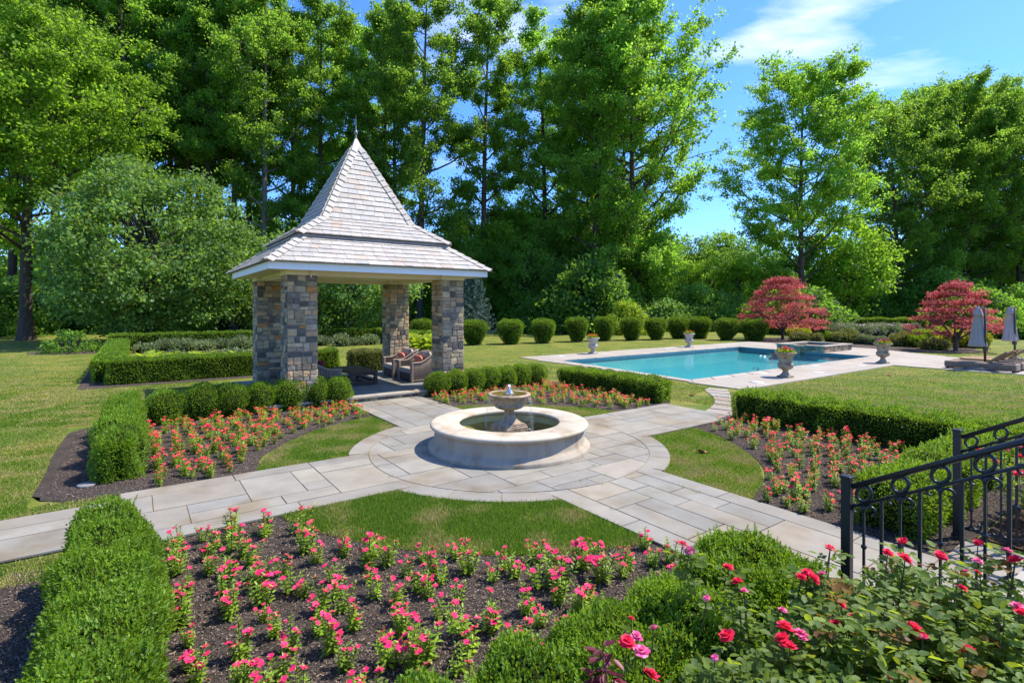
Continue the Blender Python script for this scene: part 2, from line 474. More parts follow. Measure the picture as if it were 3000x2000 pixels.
M['blade'] = leaf_mat('grass_blade', (0.090, 0.165, 0.014), (0.195, 0.285, 0.028), (0.34, 0.48, 0.04), 0.42, 0.6, 0.15, 0.0)
M['lushblade'] = leaf_mat('lush_grass_blade', (0.050, 0.115, 0.012), (0.115, 0.205, 0.022), (0.22, 0.38, 0.03), 0.42, 0.6, 0.15, 0.0)
M['strawblade'] = leaf_mat('dry_grass_blade', (0.30, 0.27, 0.085), (0.44, 0.38, 0.15), (0.42, 0.37, 0.12), 0.35, 0.7, 0.1, 0.0)


def grey_var(base, v=0.1, warm=0.04):
    f = 1 + random.uniform(-v, v); w = random.uniform(-warm, warm)
    return (base[0] * f * (1 + w), base[1] * f, base[2] * f * (1 - w))


# ================================================================== SETTING
# pool outline in the surveyed frame (u runs along the pool, v across)
POOL = [(9.98, 3.36), (24.75, 3.36), (25.40, 10.90), (10.63, 10.90)]
PW = [P(*p) for p in POOL]


def lawn():
    far = [P(-400, -400), P(450, -400), P(450, 450), P(-400, 450)]
    vs = [p[:] for p in far] + [p[:] for p in PW]
    fs = [(i, (i + 1) % 4, 4 + (i + 1) % 4, 4 + i) for i in range(4)]
    m = MB(); m.add(vs, fs)
    tag(m.build('lawn', M['lawn']), kind='structure')


lawn()


# ---- mulch beds, one per quarter of the parterre
RG = 4.12     # grass ring outer radius


def quadrant(su, sv, umax, vmax, r=RG, lo=1.02):
    a0 = math.asin(lo / r)
    arc = [(r * math.cos(a) * (1 + 0.012 * math.sin(a * 17)), r * math.sin(a) * (1 + 0.012 * math.cos(a * 13))) for a in np.linspace(a0, PI / 2 - a0, 24)]
    k, q = 0.9, 0.75
    c1 = [(umax - k + k * math.sin(t), vmax - k + k * math.cos(t)) for t in np.linspace(0, PI / 2, 9)]
    c2 = [(umax - q + q * math.cos(t), lo + q - q * math.sin(t)) for t in np.linspace(0, PI / 2 * .85, 8)]
    wob = lambda p, i: (p[0] + .03 * math.sin(i * 2.3), p[1] + .03 * math.sin(i * 3.1))
    edge = [wob(p, i) for i, p in enumerate(c1 + [(umax, vmax * .62), (umax + .02, vmax * .45)] + c2)]
    pts = arc + [(lo, vmax)] + edge + [(umax - q - .2, lo)]
    pts = [(su * p[0], sv * p[1]) for p in pts]
    if su * sv > 0: pts = pts[::-1]
    return pts


def sheet(name, pts, z, mat, sub=True):
    bm = bmesh.new()
    vs = [bm.verts.new(P(p[0], p[1], z)) for p in pts]
    f = bm.faces.new(vs)
    if f.normal.z < 0: f.normal_flip()
    bmesh.ops.triangulate(bm, faces=bm.faces[:])
    bm.normal_update()
    for f in bm.faces:
        if f.normal.z < 0: f.normal_flip()
    me = bpy.data.meshes.new(name); bm.to_mesh(me); bm.free()
    return tag(link(name, me, mat), kind='structure')


BEDS = {}
BEDS['front'] = quadrant(-1, -1, 6.6, 6.2)
BEDS['left'] = quadrant(-1, 1, 6.55, 6.5)
BEDS['back'] = quadrant(1, 1, 6.35, 6.2)
BEDS['right'] = quadrant(1, -1, 6.35, 6.0)
for k_, b_ in BEDS.items():
    sheet('mulch_bed', b_, 0.010, M['mulch'])
sheet('mulch_bed', [(-8.6, -9.0), (-1.05, -9.0), (-1.05, -6.21), (-6.7, -6.21)], 0.012, M['mulch'])
sheet('wood_chip_bed', [(1.95, -10), (7.5, -10), (7.5, -6.02), (1.95, -6.02)], 0.014, M['chips'])
# mulch under the enclosed back garden's corner
sheet('mulch_bed', [(-6.9, 12.9), (-1.2, 12.9), (-1.2, 14.2), (-5.7, 14.2), (-5.7, 29), (-6.9, 29)], 0.010, M['mulch'])


# ---- flagstone paths
def pack(nu, nv, rs):
    """random ashlar packing of an nu x nv grid; returns cells (i, j, w, h)"""
    g = np.zeros((nu, nv), bool); out = []
    for i in range(nu):
        for j in range(nv):
            if g[i, j]: continue
            opts = [(2, 2), (3, 2), (2, 1), (1, 2), (2, 3), (1, 1), (3, 1), (4, 2), (3, 3)]
            wts = [5, 5, 3, 3, 3, 1.2, 1, 2, 1.5]
            for _ in range(12):
                w, h = rs.choices(opts, wts)[0]
                if i + w <= nu and j + h <= nv and not g[i:i + w, j:j + h].any(): break
            else:
                w = h = 1
            g[i:i + w, j:j + h] = True
            out.append((i, j, w, h))
    return out


def clip_circle(pts, r, n=72):
    """clip convex polygon to the circle (as n-gon)"""
    for k in range(n):
        a = 2 * PI * (k + .5) / n
        nx, ny = math.cos(a), math.sin(a); d = r * math.cos(PI / n)
        new = []
        for i in range(len(pts)):
            p, q = pts[i], pts[(i + 1) % len(pts)]
            dp, dq = p[0] * nx + p[1] * ny - d, q[0] * nx + q[1] * ny - d
            if dp <= 0: new.append(p)
            if dp * dq < 0:
                t = dp / (dp - dq); new.append((p[0] + (q[0] - p[0]) * t, p[1] + (q[1] - p[1]) * t))
        pts = new
        if len(pts) < 3: return []
    return pts


STONE = (0.258, 0.238, 0.205)
SAND = (0.25, 0.19, 0.125)
ZP = 0.034


def slab_col():
    k = random.random()
    if k < .55: return grey_var(STONE, .10, .03)
    if k < .8: return grey_var((0.218, 0.208, 0.188), .08, .02)
    return grey_var((0.272, 0.244, 0.200), .08, .03)


def paths():
    rs = random.Random(3)
    m = MB(); base = MB()
    RI, RO = 2.43, 2.76
    g = 0.0075

    def slab(pts, col=None):
        if len(pts) < 3: return
        w = [P(p[0], p[1]) for p in pts]
        m.poly([(p.x, p.y) for p in w], 0.012, ZP + rs.uniform(-.002, .002), col or slab_col())

    def rect(u0, u1, v0, v1):
        return [(u0 + g, v0 + g), (u1 - g, v0 + g), (u1 - g, v1 - g), (u0 + g, v1 - g)]
    # disc
    c = 0.33; n = 15
    for (i, j, w, h) in pack(n, n, rs):
        o = -n * c / 2
        slab(clip_circle(rect(o + i * c, o + (i + w) * c, o + j * c, o + (j + h) * c), RI - g))
    # ring between the arms
    aw = math.asin(1.0 / 2.6)
    for q in range(4):
        a0, a1 = q * PI / 2 + aw, (q + 1) * PI / 2 - aw
        k = 3
        for t in range(k):
            b0, b1 = a0 + (a1 - a0) * t / k + .0028, a0 + (a1 - a0) * (t + 1) / k - .0028
            aa = np.linspace(b0, b1, 12)
            inn = [((RI + g) * math.cos(a), (RI + g) * math.sin(a)) for a in aa]
            outp = [(RO * math.cos(a), RO * math.sin(a)) for a in aa]
            if t == 0: outp[0] = tuple(np.array(inn[0]) + (np.array(outp[0]) - np.array(inn[0])))
            slab(outp + inn[::-1], grey_var((0.240, 0.222, 0.194), .06, .02))
    # arms: (direction, half width, far end)
    def arm(rot, L0, hw, skip_border=False):
        cs, sn = math.cos(rot), math.sin(rot)
        T = lambda p: (p[0] * cs - p[1] * sn, p[0] * sn + p[1] * cs)

        def piece(a0, a1, b0, b1, col=None):
            bs = np.linspace(b0 + g, b1 - g, 6)
            inner = [(max(a0 + g, math.sqrt(max((RI + g) ** 2 - b * b, 0))), b) for b in bs]
            if min(p[0] for p in inner) > a1 - .05: return
            pts = [(a1 - g, b0 + g), (a1 - g, b1 - g)] + inner[::-1]
            pts = [(min(p[0], a1 - g), p[1]) for p in pts]
            slab([T(p) for p in pts], col)
        bw = 0.32
        for s in (-1, 1):
            a = RI * .9
            while a < L0 - .05:
                b = min(a + rs.uniform(1.0, 1.7), L0)
                if L0 - b < .35: b = L0
                lo, hi = (hw - bw, hw) if s > 0 else (-hw, -hw + bw)
                piece(a, b, lo, hi, grey_var((0.244, 0.226, 0.198), .07, .02))
                a = b
        inner = hw - bw
        cv = 2 * inner / 4; cu = 0.345
        nu = int(math.ceil((L0 - RI * .9) / cu))
        cu = (L0 - RI * .9) / nu
        for (i, j, w, h) in pack(nu, 4, rs):
            piece(RI * .9 + i * cu, RI * .9 + (i + w) * cu, -inner + j * cv, -inner + (j + h) * cv)
    arm(0, 5.62, 1.0)
    arm(PI / 2, 5.74, 1.0)
    arm(PI, 5.62, 1.0)
    arm(-PI / 2, 5.95, 1.0)
    # narrower walk beyond the left hedges
    u = -5.62
    while u > -14:
        b = u - rs.uniform(.8, 1.4)
        slab([(b + g, -.66 + g), (u - g, -.66 + g), (u - g, -.02 - g), (b + g, -.02 - g)]) if rs.random() < .55 else [slab(rect(b, u, -.66, -.35)), slab(rect(b, u, -.35, -.02))]
        slab(rect(b, u, -.02, .32)); slab(rect(b, u, .32, .70))
        u = b
    # landing at the foot of the house steps
    for (i, j, w, h) in pack(7, 4, rs):
        slab(rect(-.86 + i * .37, -.86 + (i + w) * .37, -7.4 + j * .36, -7.4 + (j + h) * .36))
    # joint bed under the slabs
    circ = [(RO - .01) * np.array((math.cos(a), math.sin(a))) for a in np.linspace(0, 2 * PI, 72, endpoint=False)]
    for pts, z in ((circ, .0265), ([(-5.62, -.99), (5.6, -.99), (5.6, .99), (-5.62, .99)], .0245), ([(-.99, -5.95), (.99, -5.95), (.99, 5.73), (-.99, 5.73)], .0225),
                   ([(-14, -.655), (-5.62, -.655), (-5.62, .695), (-14, .695)], .0205), ([(-.86, -7.4), (1.72, -7.4), (1.72, -5.95), (-.86, -5.95)], .0205)):
        w = [P(p[0], p[1]) for p in pts]
        m.poly([(p.x, p.y) for p in w], z, z, SAND)
    tag(m.build('garden_path', M['paving']), kind='structure')


paths()


# ---- stepping-stone walk to the pool
def stepping():
    m = MB()
    L = [(2058, 1211), (2080, 1197), (2094, 1183), (2094, 1171), (2087, 1160.5), (2074, 1151.5), (2064, 1143.5), (2081, 1136)]
    Rr = [(2146, 1220), (2143, 1204.5), (2142, 1190), (2142, 1177.5), (2141, 1166), (2139, 1156), (2135, 1147), (2130, 1141)]
    for i in range(7):
        l0, l1, r0, r1 = at(*L[i]), at(*L[i + 1]), at(*Rr[i]), at(*Rr[i + 1])
        k = 0.86
        l1 = l0 + (l1 - l0) * k; r1 = r0 + (r1 - r0) * k
        m.poly([(p.x, p.y) for p in (l0, r0, r1, l1)], 0.0, 0.022, (0.335, 0.255, 0.215) if i == 3 else grey_var((0.335, 0.295, 0.265), .1, .05))
    tag(m.build('stepping_stone_path', M['deck']), kind='structure')


stepping()


# ---- pool deck, pool and water
def pool():
    deck = MB()
    outer = [(9.42, 1.13), (20.95, 1.13), (21.25, -6.5), (27.3, -6.5), (27.6, 0.7), (30.6, 5.6), (30.6, 13.4), (10.05, 13.15)]
    # coping ring then deck slabs, cut as quads round the pool
    def q(a, b, c, d, col, z=0.03):
        w = [P(*p) for p in (a, b, c, d)]
        deck.poly([(p.x, p.y) for p in w], -0.02, z, col)
    cp = 0.42
    cop = [(POOL[0][0] - cp, POOL[0][1] - cp), (POOL[1][0] + cp, POOL[1][1] - cp), (POOL[2][0] + cp, POOL[2][1] + cp), (POOL[3][0] - cp, POOL[3][1] + cp)]
    for i in range(4):
        a, b, c, d = np.array(cop[i]), np.array(cop[(i + 1) % 4]), np.array(POOL[(i + 1) % 4]), np.array(POOL[i])
        n = max(3, int(np.linalg.norm(b - a) / 1.2))
        for k in range(n):
            t0, t1 = k / n, (k + 1) / n - .005
            q(a + (b - a) * t0, a + (b - a) * t1, d + (c - d) * t1, d + (c - d) * t0, grey_var((0.40, 0.355, 0.315), .05, .02), 0.036)
    sand = (0.30, 0.27, 0.23)
    w = [P(*p) for p in outer]
    # slabs over the outline minus the coping rectangle
    rs = random.Random(9)
    c = .45
    u0, v0 = 9.0, -6.5
    def inside(u, v):
        if v < 1.13: return u > 20.95 + (1.13 - v) * .04 and u < 27.6
        if u < 9.42 + (v - 1.13) * .052: return False
        if v > 13.25: return False
        if v < 0.7: return u < 27.3
        if v < 5.6: return u < 27.6 + (v - .7) * .61
        return u < 30.6
    def incop(u, v):
        l = cop[0][0] + (v - cop[0][1]) * (cop[3][0] - cop[0][0]) / (cop[3][1] - cop[0][1])
        r = cop[1][0] + (v - cop[1][1]) * (cop[2][0] - cop[1][0]) / (cop[2][1] - cop[1][1])
        return cop[0][1] < v < cop[3][1] and l < u < r
    # base sheets around the coping
    O = [(9.42, 1.13), (30.6, 1.13), (30.6, 13.3), (10.05, 13.3)]
    tiles = pack(50, 46, rs)
    for (i, j, w_, h_) in tiles:
        a, b, cc, d = u0 + i * c, u0 + (i + w_) * c, v0 + j * c, v0 + (j + h_) * c
        mu, mv = (a + b) / 2, (cc + d) / 2
        ok = [inside(x, y) and not incop(x, y) for x in (a, b) for y in (cc, d)]
        g = .004
        col = grey_var((0.385, 0.345, 0.305), .07, .025)
        if all(ok):
            q((a + g, cc + g), (b - g, cc + g), (b - g, d - g), (a + g, d - g), col, .031)
        elif inside(mu, mv) or any(ok):
            k = c
            for ii in range(w_ * 3):
                for jj in range(h_ * 3):
                    s = c / 3
                    x0, y0 = a + ii * s, cc + jj * s
                    if inside(x0 + s / 2, y0 + s / 2) and not incop(x0 + s / 2, y0 + s / 2):
                        q((x0, y0), (x0 + s, y0), (x0 + s, y0 + s), (x0, y0 + s), col, .0295)
    tag(deck.build('pool_deck', M['deck']), kind='structure')
    # basin
    b = MB()
    pin = [P(*p) for p in POOL]
    zb, zw = -0.70, -0.10
    c0 = sum((Vector(p) for p in pin), Vector()) / 4
    rings = [[Vector((c0.x + (p.x - c0.x) * k, c0.y + (p.y - c0.y) * k, z)) for p in pin] for k, z in ((1, -.22), (.965, -.34), (.92, -.48), (.84, zb))]
    for r0, r1 in zip(rings, rings[1:]):
        for i in range(4):
            j = (i + 1) % 4
            b.add([r0[i], r0[j], r1[j], r1[i]], [(3, 2, 1, 0)][::1] if False else [(0, 1, 2, 3)])
    b.add(rings[-1], [(0, 1, 2, 3)])
    # entry steps at the near right corner
    for k in range(4):
        r = 2.1 - k * .42
        cu, cv = 24.75, 3.36
        pts = [(cu, cv)] + [(cu + .05 - r * math.cos(t), cv + r * math.sin(t)) for t in np.linspace(0, PI / 2, 10)]
        ww = [P(max(min(p[0], 24.74), 10), max(p[1], 3.37)) for p in pts]
        b.poly([(p.x, p.y) for p in ww], zb, -.70 + k * .14)
    tag(b.build('pool_basin', M['plaster']), kind='structure')
    t = MB()
    for i in range(4):
        a, c2 = pin[i], pin[(i + 1) % 4]
        t.add([(a.x, a.y, -.22), (c2.x, c2.y, -.22), (c2.x, c2.y, .0), (a.x, a.y, .0)], [(3, 2, 1, 0)])
    tag(t.build('pool_tile_band', M['tileband']), kind='structure')
    s = MB(); s.add([(p.x, p.y, zw) for p in pin], [(0, 1, 2, 3)])
    tag(s.build('pool_water', M['water']), kind='structure')


pool()


# ================================================================== STONE WORK HELPERS
STONEPAL = [((0.165, 0.157, 0.150), 4.5), ((0.225, 0.212, 0.195), 5), ((0.33, 0.295, 0.238), 5.5), ((0.41, 0.345, 0.250), 5), ((0.44, 0.315, 0.212), 3), ((0.40, 0.215, 0.090), 1.2), ((0.105, 0.104, 0.108), 2.2), ((0.28, 0.245, 0.18), 3.5)]


def stone_col(rs):
    return grey_var(rs.choices([p[0] for p in STONEPAL], [p[1] for p in STONEPAL])[0], .14, .05)


def split(w, h, rs, amin=0.022, mx=0.42):
    """irregular ashlar: recursive splits of a w x h face"""
    out = []
    def rec(x0, y0, x1, y1):
        ww, hh = x1 - x0, y1 - y0
        big = ww > mx or hh > mx * .55
        if (ww * hh < amin * rs.uniform(1.3, 3.2) and not big) or (ww < .14 and hh < .14):
            out.append((x0, y0, x1, y1)); return
        if hh > ww * rs.uniform(.45, .85) and hh > .13:
            t = y0 + hh * rs.uniform(.34, .66); rec(x0, y0, x1, t); rec(x0, t, x1, y1)
        elif ww > .15:
            t = x0 + ww * rs.uniform(.34, .66); rec(x0, y0, t, y1); rec(t, y0, x1, y1)
        else:
            out.append((x0, y0, x1, y1))
    n = max(1, round(h / .55)); y = 0
    cuts = [0] + sorted(h * (i + rs.uniform(-.2, .2)) / n for i in range(1, n)) + [h]
    for a, b in zip(cuts, cuts[1:]): rec(0, a, w, b)
    return out


def stone_face(m, o, ex, ez, nrm, w, h, rs, amin=0.022, mx=0.42, depth=0.022, rough=1.0):
    """stones bulging out of a face; o lower left corner, ex/ez axes, nrm outward"""
    o, ex, ez, nrm = Vector(o), Vector(ex), Vector(ez), Vector(nrm)
    for (x0, y0, x1, y1) in split(w, h, rs, amin, mx):
        g = 0.006
        d = depth * rs.uniform(.45, 1.1) * rough
        j = lambda: rs.uniform(-.004, .004)
        p = [(x0 + g + j(), y0 + g + j()), (x1 - g + j(), y0 + g + j()), (x1 - g + j(), y1 - g + j()), (x0 + g + j(), y1 - g + j())]
        # rounded corners: eight-sided outline
        r = min(x1 - x0, y1 - y0) * .16
        oc = []
        for k in range(4):
            a, b, c = Vector(p[k - 1]), Vector(p[k]), Vector(p[(k + 1) % 4])
            oc += [b + (a - b).normalized() * r * rs.uniform(.4, 1.2), b + (c - b).normalized() * r * rs.uniform(.4, 1.2)]
        cx, cy = (x0 + x1) / 2, (y0 + y1) / 2
        vs = [o + ex * q.x + ez * q.y for q in oc]
        f = 1 - .02 / max(min(x1 - x0, y1 - y0), .05)
        vs += [o + ex * (cx + (q.x - cx) * f) + ez * (cy + (q.y - cy) * f) + nrm * (d + rs.uniform(-.005, .005) * rough) for q in oc]
        n = 8
        fs = [(i, (i + 1) % n, n + (i + 1) % n, n + i) for i in range(n)]
        vs.append(o + ex * cx + ez * cy + nrm * (d + rs.uniform(0, .006) * rough))
        fs += [(n + i, n + (i + 1) % n, 2 * n) for i in range(n)]
        m.add(vs, fs, stone_col(rs))


# ================================================================== PAVILION
def pavilion():
    root = thing('garden_pavilion', 'open stone-pillared pavilion with a tall bell-cast slate roof and white eaves', 'pavilion', P(0, 8.05), YAW)
    # local frame: x = u, y = v - 8.05
    hx, hy = 2.97, 2.75
    fl = MB(); rs = random.Random(5)
    # plinth: core, stone riser, nosing, floor slabs
    fl.box(-3.0, 3.0, -2.22, 2.75, -.05, .105, (.2, .19, .17))
    for (i, j, w, h) in pack(13, 11, rs):
        a, b, c, d = -3.0 + i * .4615, -3.0 + (i + w) * .4615, -1.92 + j * .424, -1.92 + (j + h) * .424
        fl.box(a + .004, b - .004, c + .004, d - .004, .10, .17 + rs.uniform(-.001, .001), grey_var((.195, .205, .205), .12, .03))
    u = -3.03
    while u < 3.03:
        b = min(u + rs.uniform(1.1, 1.6), 3.03)
        if 3.03 - b < .4: b = 3.03
        fl.cbox(u + .003, b - .003, -2.30, -1.925, .115, .172, .008, grey_var((.36, .325, .275), .05, .02))
        u = b
    fl.build('floor', M['paving'], root)
    ri = MB()
    stone_face(ri, (-3.0, -2.225, 0.0), (1, 0, 0), (0, 0, 1), (0, -1, 0), 6.0, .115, rs, .012, .3)
    stone_face(ri, (-3.0, 2.7, 0.0), (0, -1, 0), (0, 0, 1), (-1, 0, 0), 4.9, .1, rs, .012, .3)
    ri.build('step_riser', M['stone'], root)
    # pillars
    zt = 3.29
    for k, (x0, y0) in enumerate(((-2.46, -2.24), (1.75, -2.24), (1.75, 1.60), (-2.46, 1.60))):
        rs = random.Random(40 + k)
        x1, y1 = x0 + .71, y0 + .65
        m = MB()
        m.box(x0 + .004, x1 - .004, y0 + .004, y1 - .004, .15, zt, (.235, .215, .18))
        H = zt - .172
        for o, ex, nn, w in (((x0, y0, .17), (1, 0, 0), (0, -1, 0), .71), ((x1, y0, .17), (0, 1, 0), (1, 0, 0), .65), ((x1, y1, .17), (-1, 0, 0), (0, 1, 0), .71), ((x0, y1, .17), (0, -1, 0), (-1, 0, 0), .65)):
            stone_face(m, o, ex, (0, 0, 1), nn, w, H, rs)
        m.build('stone_pillar', M['stone'], root)
    # beams and eaves
    b = MB()
    for y in (-2.24 + .12, 1.60 + .12):
        b.box(-2.30, 2.30, y, y + .40, 3.33, 3.43)
        b.box(-2.30, 2.30, y + .10, y + .30, 3.293, 3.33)
    for x in (-2.46 + .12, 1.75 + .12):
        b.box(x, x + .44, -1.715, 1.715, 3.331, 3.43)
        b.box(x + .10, x + .34, -1.715, 1.715, 3.294, 3.331)
    for (x0, y0) in ((-2.46, -2.24), (1.75, -2.24), (1.75, 1.60), (-2.46, 1.60)):
        b.box(x0 - .02, x0 + .73, y0 - .02, y0 + .67, 3.291, 3.425)
    b.build('beam', M['cream'], root)
    s = MB()
    n = 22
    for i in range(n):   # boarded soffit
        y0 = -hy + .03 + (2 * hy - .06) * i / n; y1 = -hy + .03 + (2 * hy - .06) * (i + 1) / n
        s.box(-hx + .03, hx - .03, y0, y1 - .008, 3.415, 3.435)
    s.box(-hx + .04, hx - .04, -hy + .04, hy - .04, 3.436, 3.45)
    s.build('soffit', M['cream'], root)
    f = MB()
    for (a, c, e, g_) in ((-hx, hx, -hy, -hy + .028), (-hx, hx, hy - .028, hy), (-hx, -hx + .028, -hy + .028, hy - .028), (hx - .028, hx, -hy + .028, hy - .028)):
        f.box(a, c, e, g_, 3.385, 3.565)
    f.build('fascia', M['white'], root)
    br = MB()   # small lamp bracket under the front eave
    br.box(-1.93, -1.90, -2.31, -2.27, 3.24, 3.36); br.box(-1.945, -1.885, -2.325, -2.255, 3.345, 3.375)
    br.build('hook_bracket', M['cream'], root)
    # roof
    rs = random.Random(77)
    tiers = [((3.05, 2.83, 3.572), (2.02, 1.80, 4.335), 6, 'lower_roof'), ((2.17, 1.96, 4.375), (1.345, 1.20, 4.95), 5, 'flared_roof'), ((1.345, 1.20, 4.95), (.135, .12, 7.33), 15, 'spire_roof')]

    def face(m, b0, b1, t0, t1, rows):
        b0, b1, t0, t1 = map(Vector, (b0, b1, t0, t1))
        e = (b1 - b0).normalized(); W = (b1 - b0).length
        gm = (t0 + t1) / 2 - (b0 + b1) / 2; Hh = gm.length; gd = gm.normalized()
        nn = e.cross(gd).normalized()
        l1 = (t0 - b0).dot(e); r1 = (t1 - b0).dot(e)
        for r in range(rows):
            y0, y1 = Hh * r / rows, Hh * (r + 1) / rows
            lap = (y1 - y0) * .25
            L = lambda y: l1 * y / Hh
            Rr = lambda y: W + (r1 - W) * y / Hh
            x = L(y0) - rs.uniform(0, .3)
            while x < Rr(y0):
                w = rs.uniform(.2, .36); xa, xb = x + .003, x + w - .003
                x += w
                yy1 = min(y1 + lap, Hh)
                jy = rs.uniform(-.006, .006)
                q = [(max(xa, L(y0)), y0 + jy), (min(xb, Rr(y0)), y0 + jy), (min(xb, Rr(yy1)), yy1), (max(xa, L(yy1)), yy1)]
                if q[1][0] - q[0][0] < .01: continue
                if q[2][0] < q[3][0]: q[2] = q[3] = ((q[2][0] + q[3][0]) / 2, yy1)
                th = .022 + rs.uniform(0, .008)
                up = [b0 + e * p[0] + gd * p[1] + nn * (th if k < 2 else .004) for k, p in enumerate(q)]
                lo = [b0 + e * p[0] + gd * p[1] - nn * .004 for p in q]
                kk = rs.random()
                col = grey_var((.395, .362, .328), .10, .03) if kk < .72 else (grey_var((.355, .335, .312), .08, .03) if kk < .90 else grey_var((.40, .325, .27), .08, .05))
                m.add(up + lo, [(0, 1, 2, 3), (4, 5, 1, 0), (5, 6, 2, 1), (7, 4, 0, 3)], col)
        return nn

    for (bx, by, bz), (tx, ty, tz), rows, nm in tiers:
        m = MB()
        B = [(-bx, -by, bz), (bx, -by, bz), (bx, by, bz), (-bx, by, bz)]; T = [(-tx, -ty, tz), (tx, -ty, tz), (tx, ty, tz), (-tx, ty, tz)]
        # boarding under the slates
        ins = .012
        m.add([Vector(p) - Vector((0, 0, ins)) for p in B + T], [(i, (i + 1) % 4, 4 + (i + 1) % 4, 4 + i) for i in range(4)], (.10, .08, .07))
        m.add([Vector(p) - Vector((0, 0, ins)) for p in B], [(3, 2, 1, 0)], (.14, .11, .09))
        for i in range(4):
            face(m, B[i], B[(i + 1) % 4], T[i], T[(i + 1) % 4], rows)
        tier = m.build(nm, M['slate'], root)
        # stepped hip slates
        for i in range(4):
            hm = MB()
            b0, t0 = Vector(B[i]), Vector(T[i])
            d = (t0 - b0); Ln = d.length; d.normalize()
            out = Vector((math.copysign(1, b0.x), math.copysign(1, b0.y), 0)).normalized()
            nrm = (out - d * out.dot(d)).normalized()
            # both roof planes beside this hip
            k = max(3, round(Ln / (.235 if nm != 'spire_roof' else .20)))
            for s_ in range(2):
                ex = Vector((-math.copysign(1, b0.x), 0, 0)) if s_ == 0 else Vector((0, -math.copysign(1, b0.y), 0))
                ev = (ex - d * ex.dot(d)).normalized()
                pn = d.cross(ev).normalized()
                if pn.dot(nrm) < 0: pn = -pn
                for r in range(k):
                    a, b_ = Ln * r / k, Ln * (r + 1.28) / k
                    b_ = min(b_, Ln)
                    wd = .17 * rs.uniform(.95, 1.1)
                    o = [b0 + d * a + pn * .062, b0 + d * a + ev * wd + pn * .050, b0 + d * b_ + ev * wd + pn * .022, b0 + d * b_ + pn * .028]
                    lo = [p - pn * .022 for p in o]
                    fs = [(0, 1, 2, 3), (0, 3, 7, 4), (5, 6, 2, 1), (4, 5, 1, 0), (4, 7, 6, 5)]
                    if (o[1] - o[0]).cross(o[3] - o[0]).dot(pn) < 0: fs = [tuple(reversed(f_)) for f_ in fs]
                    hm.add(o + lo, fs, grey_var((.385, .352, .318), .10, .03))
            hm.build('hip_slates', M['slate'], tier)
    ld = MB()
    for z0, z1, a, b_ in ((4.285, 4.352, 2.135, 1.925),):
        ld.add([(-a, -b_, z0), (a, -b_, z0), (a, b_, z0), (-a, b_, z0), (-a, -b_, z1), (a, -b_, z1), (a, b_, z1), (-a, b_, z1)], [(i, (i + 1) % 4, 4 + (i + 1) % 4, 4 + i) for i in range(4)])
    ld.build('roof_ledge', M['copper'], root)
    cap = MB()
    a, b_ = .17, .155
    cap.add([(-a, -b_, 7.27), (a, -b_, 7.27), (a, b_, 7.27), (-a, b_, 7.27), (0, 0, 7.68)], [(0, 1, 4), (1, 2, 4), (2, 3, 4), (3, 0, 4)])
    cap.build('lead_cap', M['lead'], root)
    fi = MB()
    fi.lathe([(.035, 7.60), (.03, 7.68), (.02, 7.71), (.05, 7.75), (.058, 7.79), (.05, 7.83), (.018, 7.87), (.03, 7.90), (.014, 7.94), (.010, 8.12), (.003, 8.36)], 14)
    fi.build('finial', M['lead'], root)


pavilion()


# ================================================================== PAVILION FURNITURE
def rounded(name, sx, sy, sz, mat, parent, loc, rot=(0, 0, 0), puff=.35, n=10):
    """a stuffed cushion"""
    vs, fs = [], []
    def pt(a, b, s):
        ea = 1 - abs(a) ** 4; eb = 1 - abs(b) ** 4
        t = (max(ea, 0) * max(eb, 0)) ** puff
        pin = 1 - .06 * (1 - a * a) * (abs(b) ** 3)
        pin2 = 1 - .06 * (1 - b * b) * (abs(a) ** 3)
        return (a * sx / 2 * pin, b * sy / 2 * pin2, s * sz / 2 * t)
    g = np.linspace(-1, 1, n + 1)
    for s in (1, -1):
        b0 = len(vs)
        vs += [pt(a, b, s) for a in g for b in g]
        for i in range(n):
            for j in range(n):
                f = (b0 + i * (n + 1) + j, b0 + (i + 1) * (n + 1) + j, b0 + (i + 1) * (n + 1) + j + 1, b0 + i * (n + 1) + j + 1)
                fs.append(f if s > 0 else f[::-1])
    m = MB(); m.add(vs, fs, (1, 1, 1), True)
    o = m.build(name, mat, parent); o.location = loc; o.rotation_euler = rot
    return o


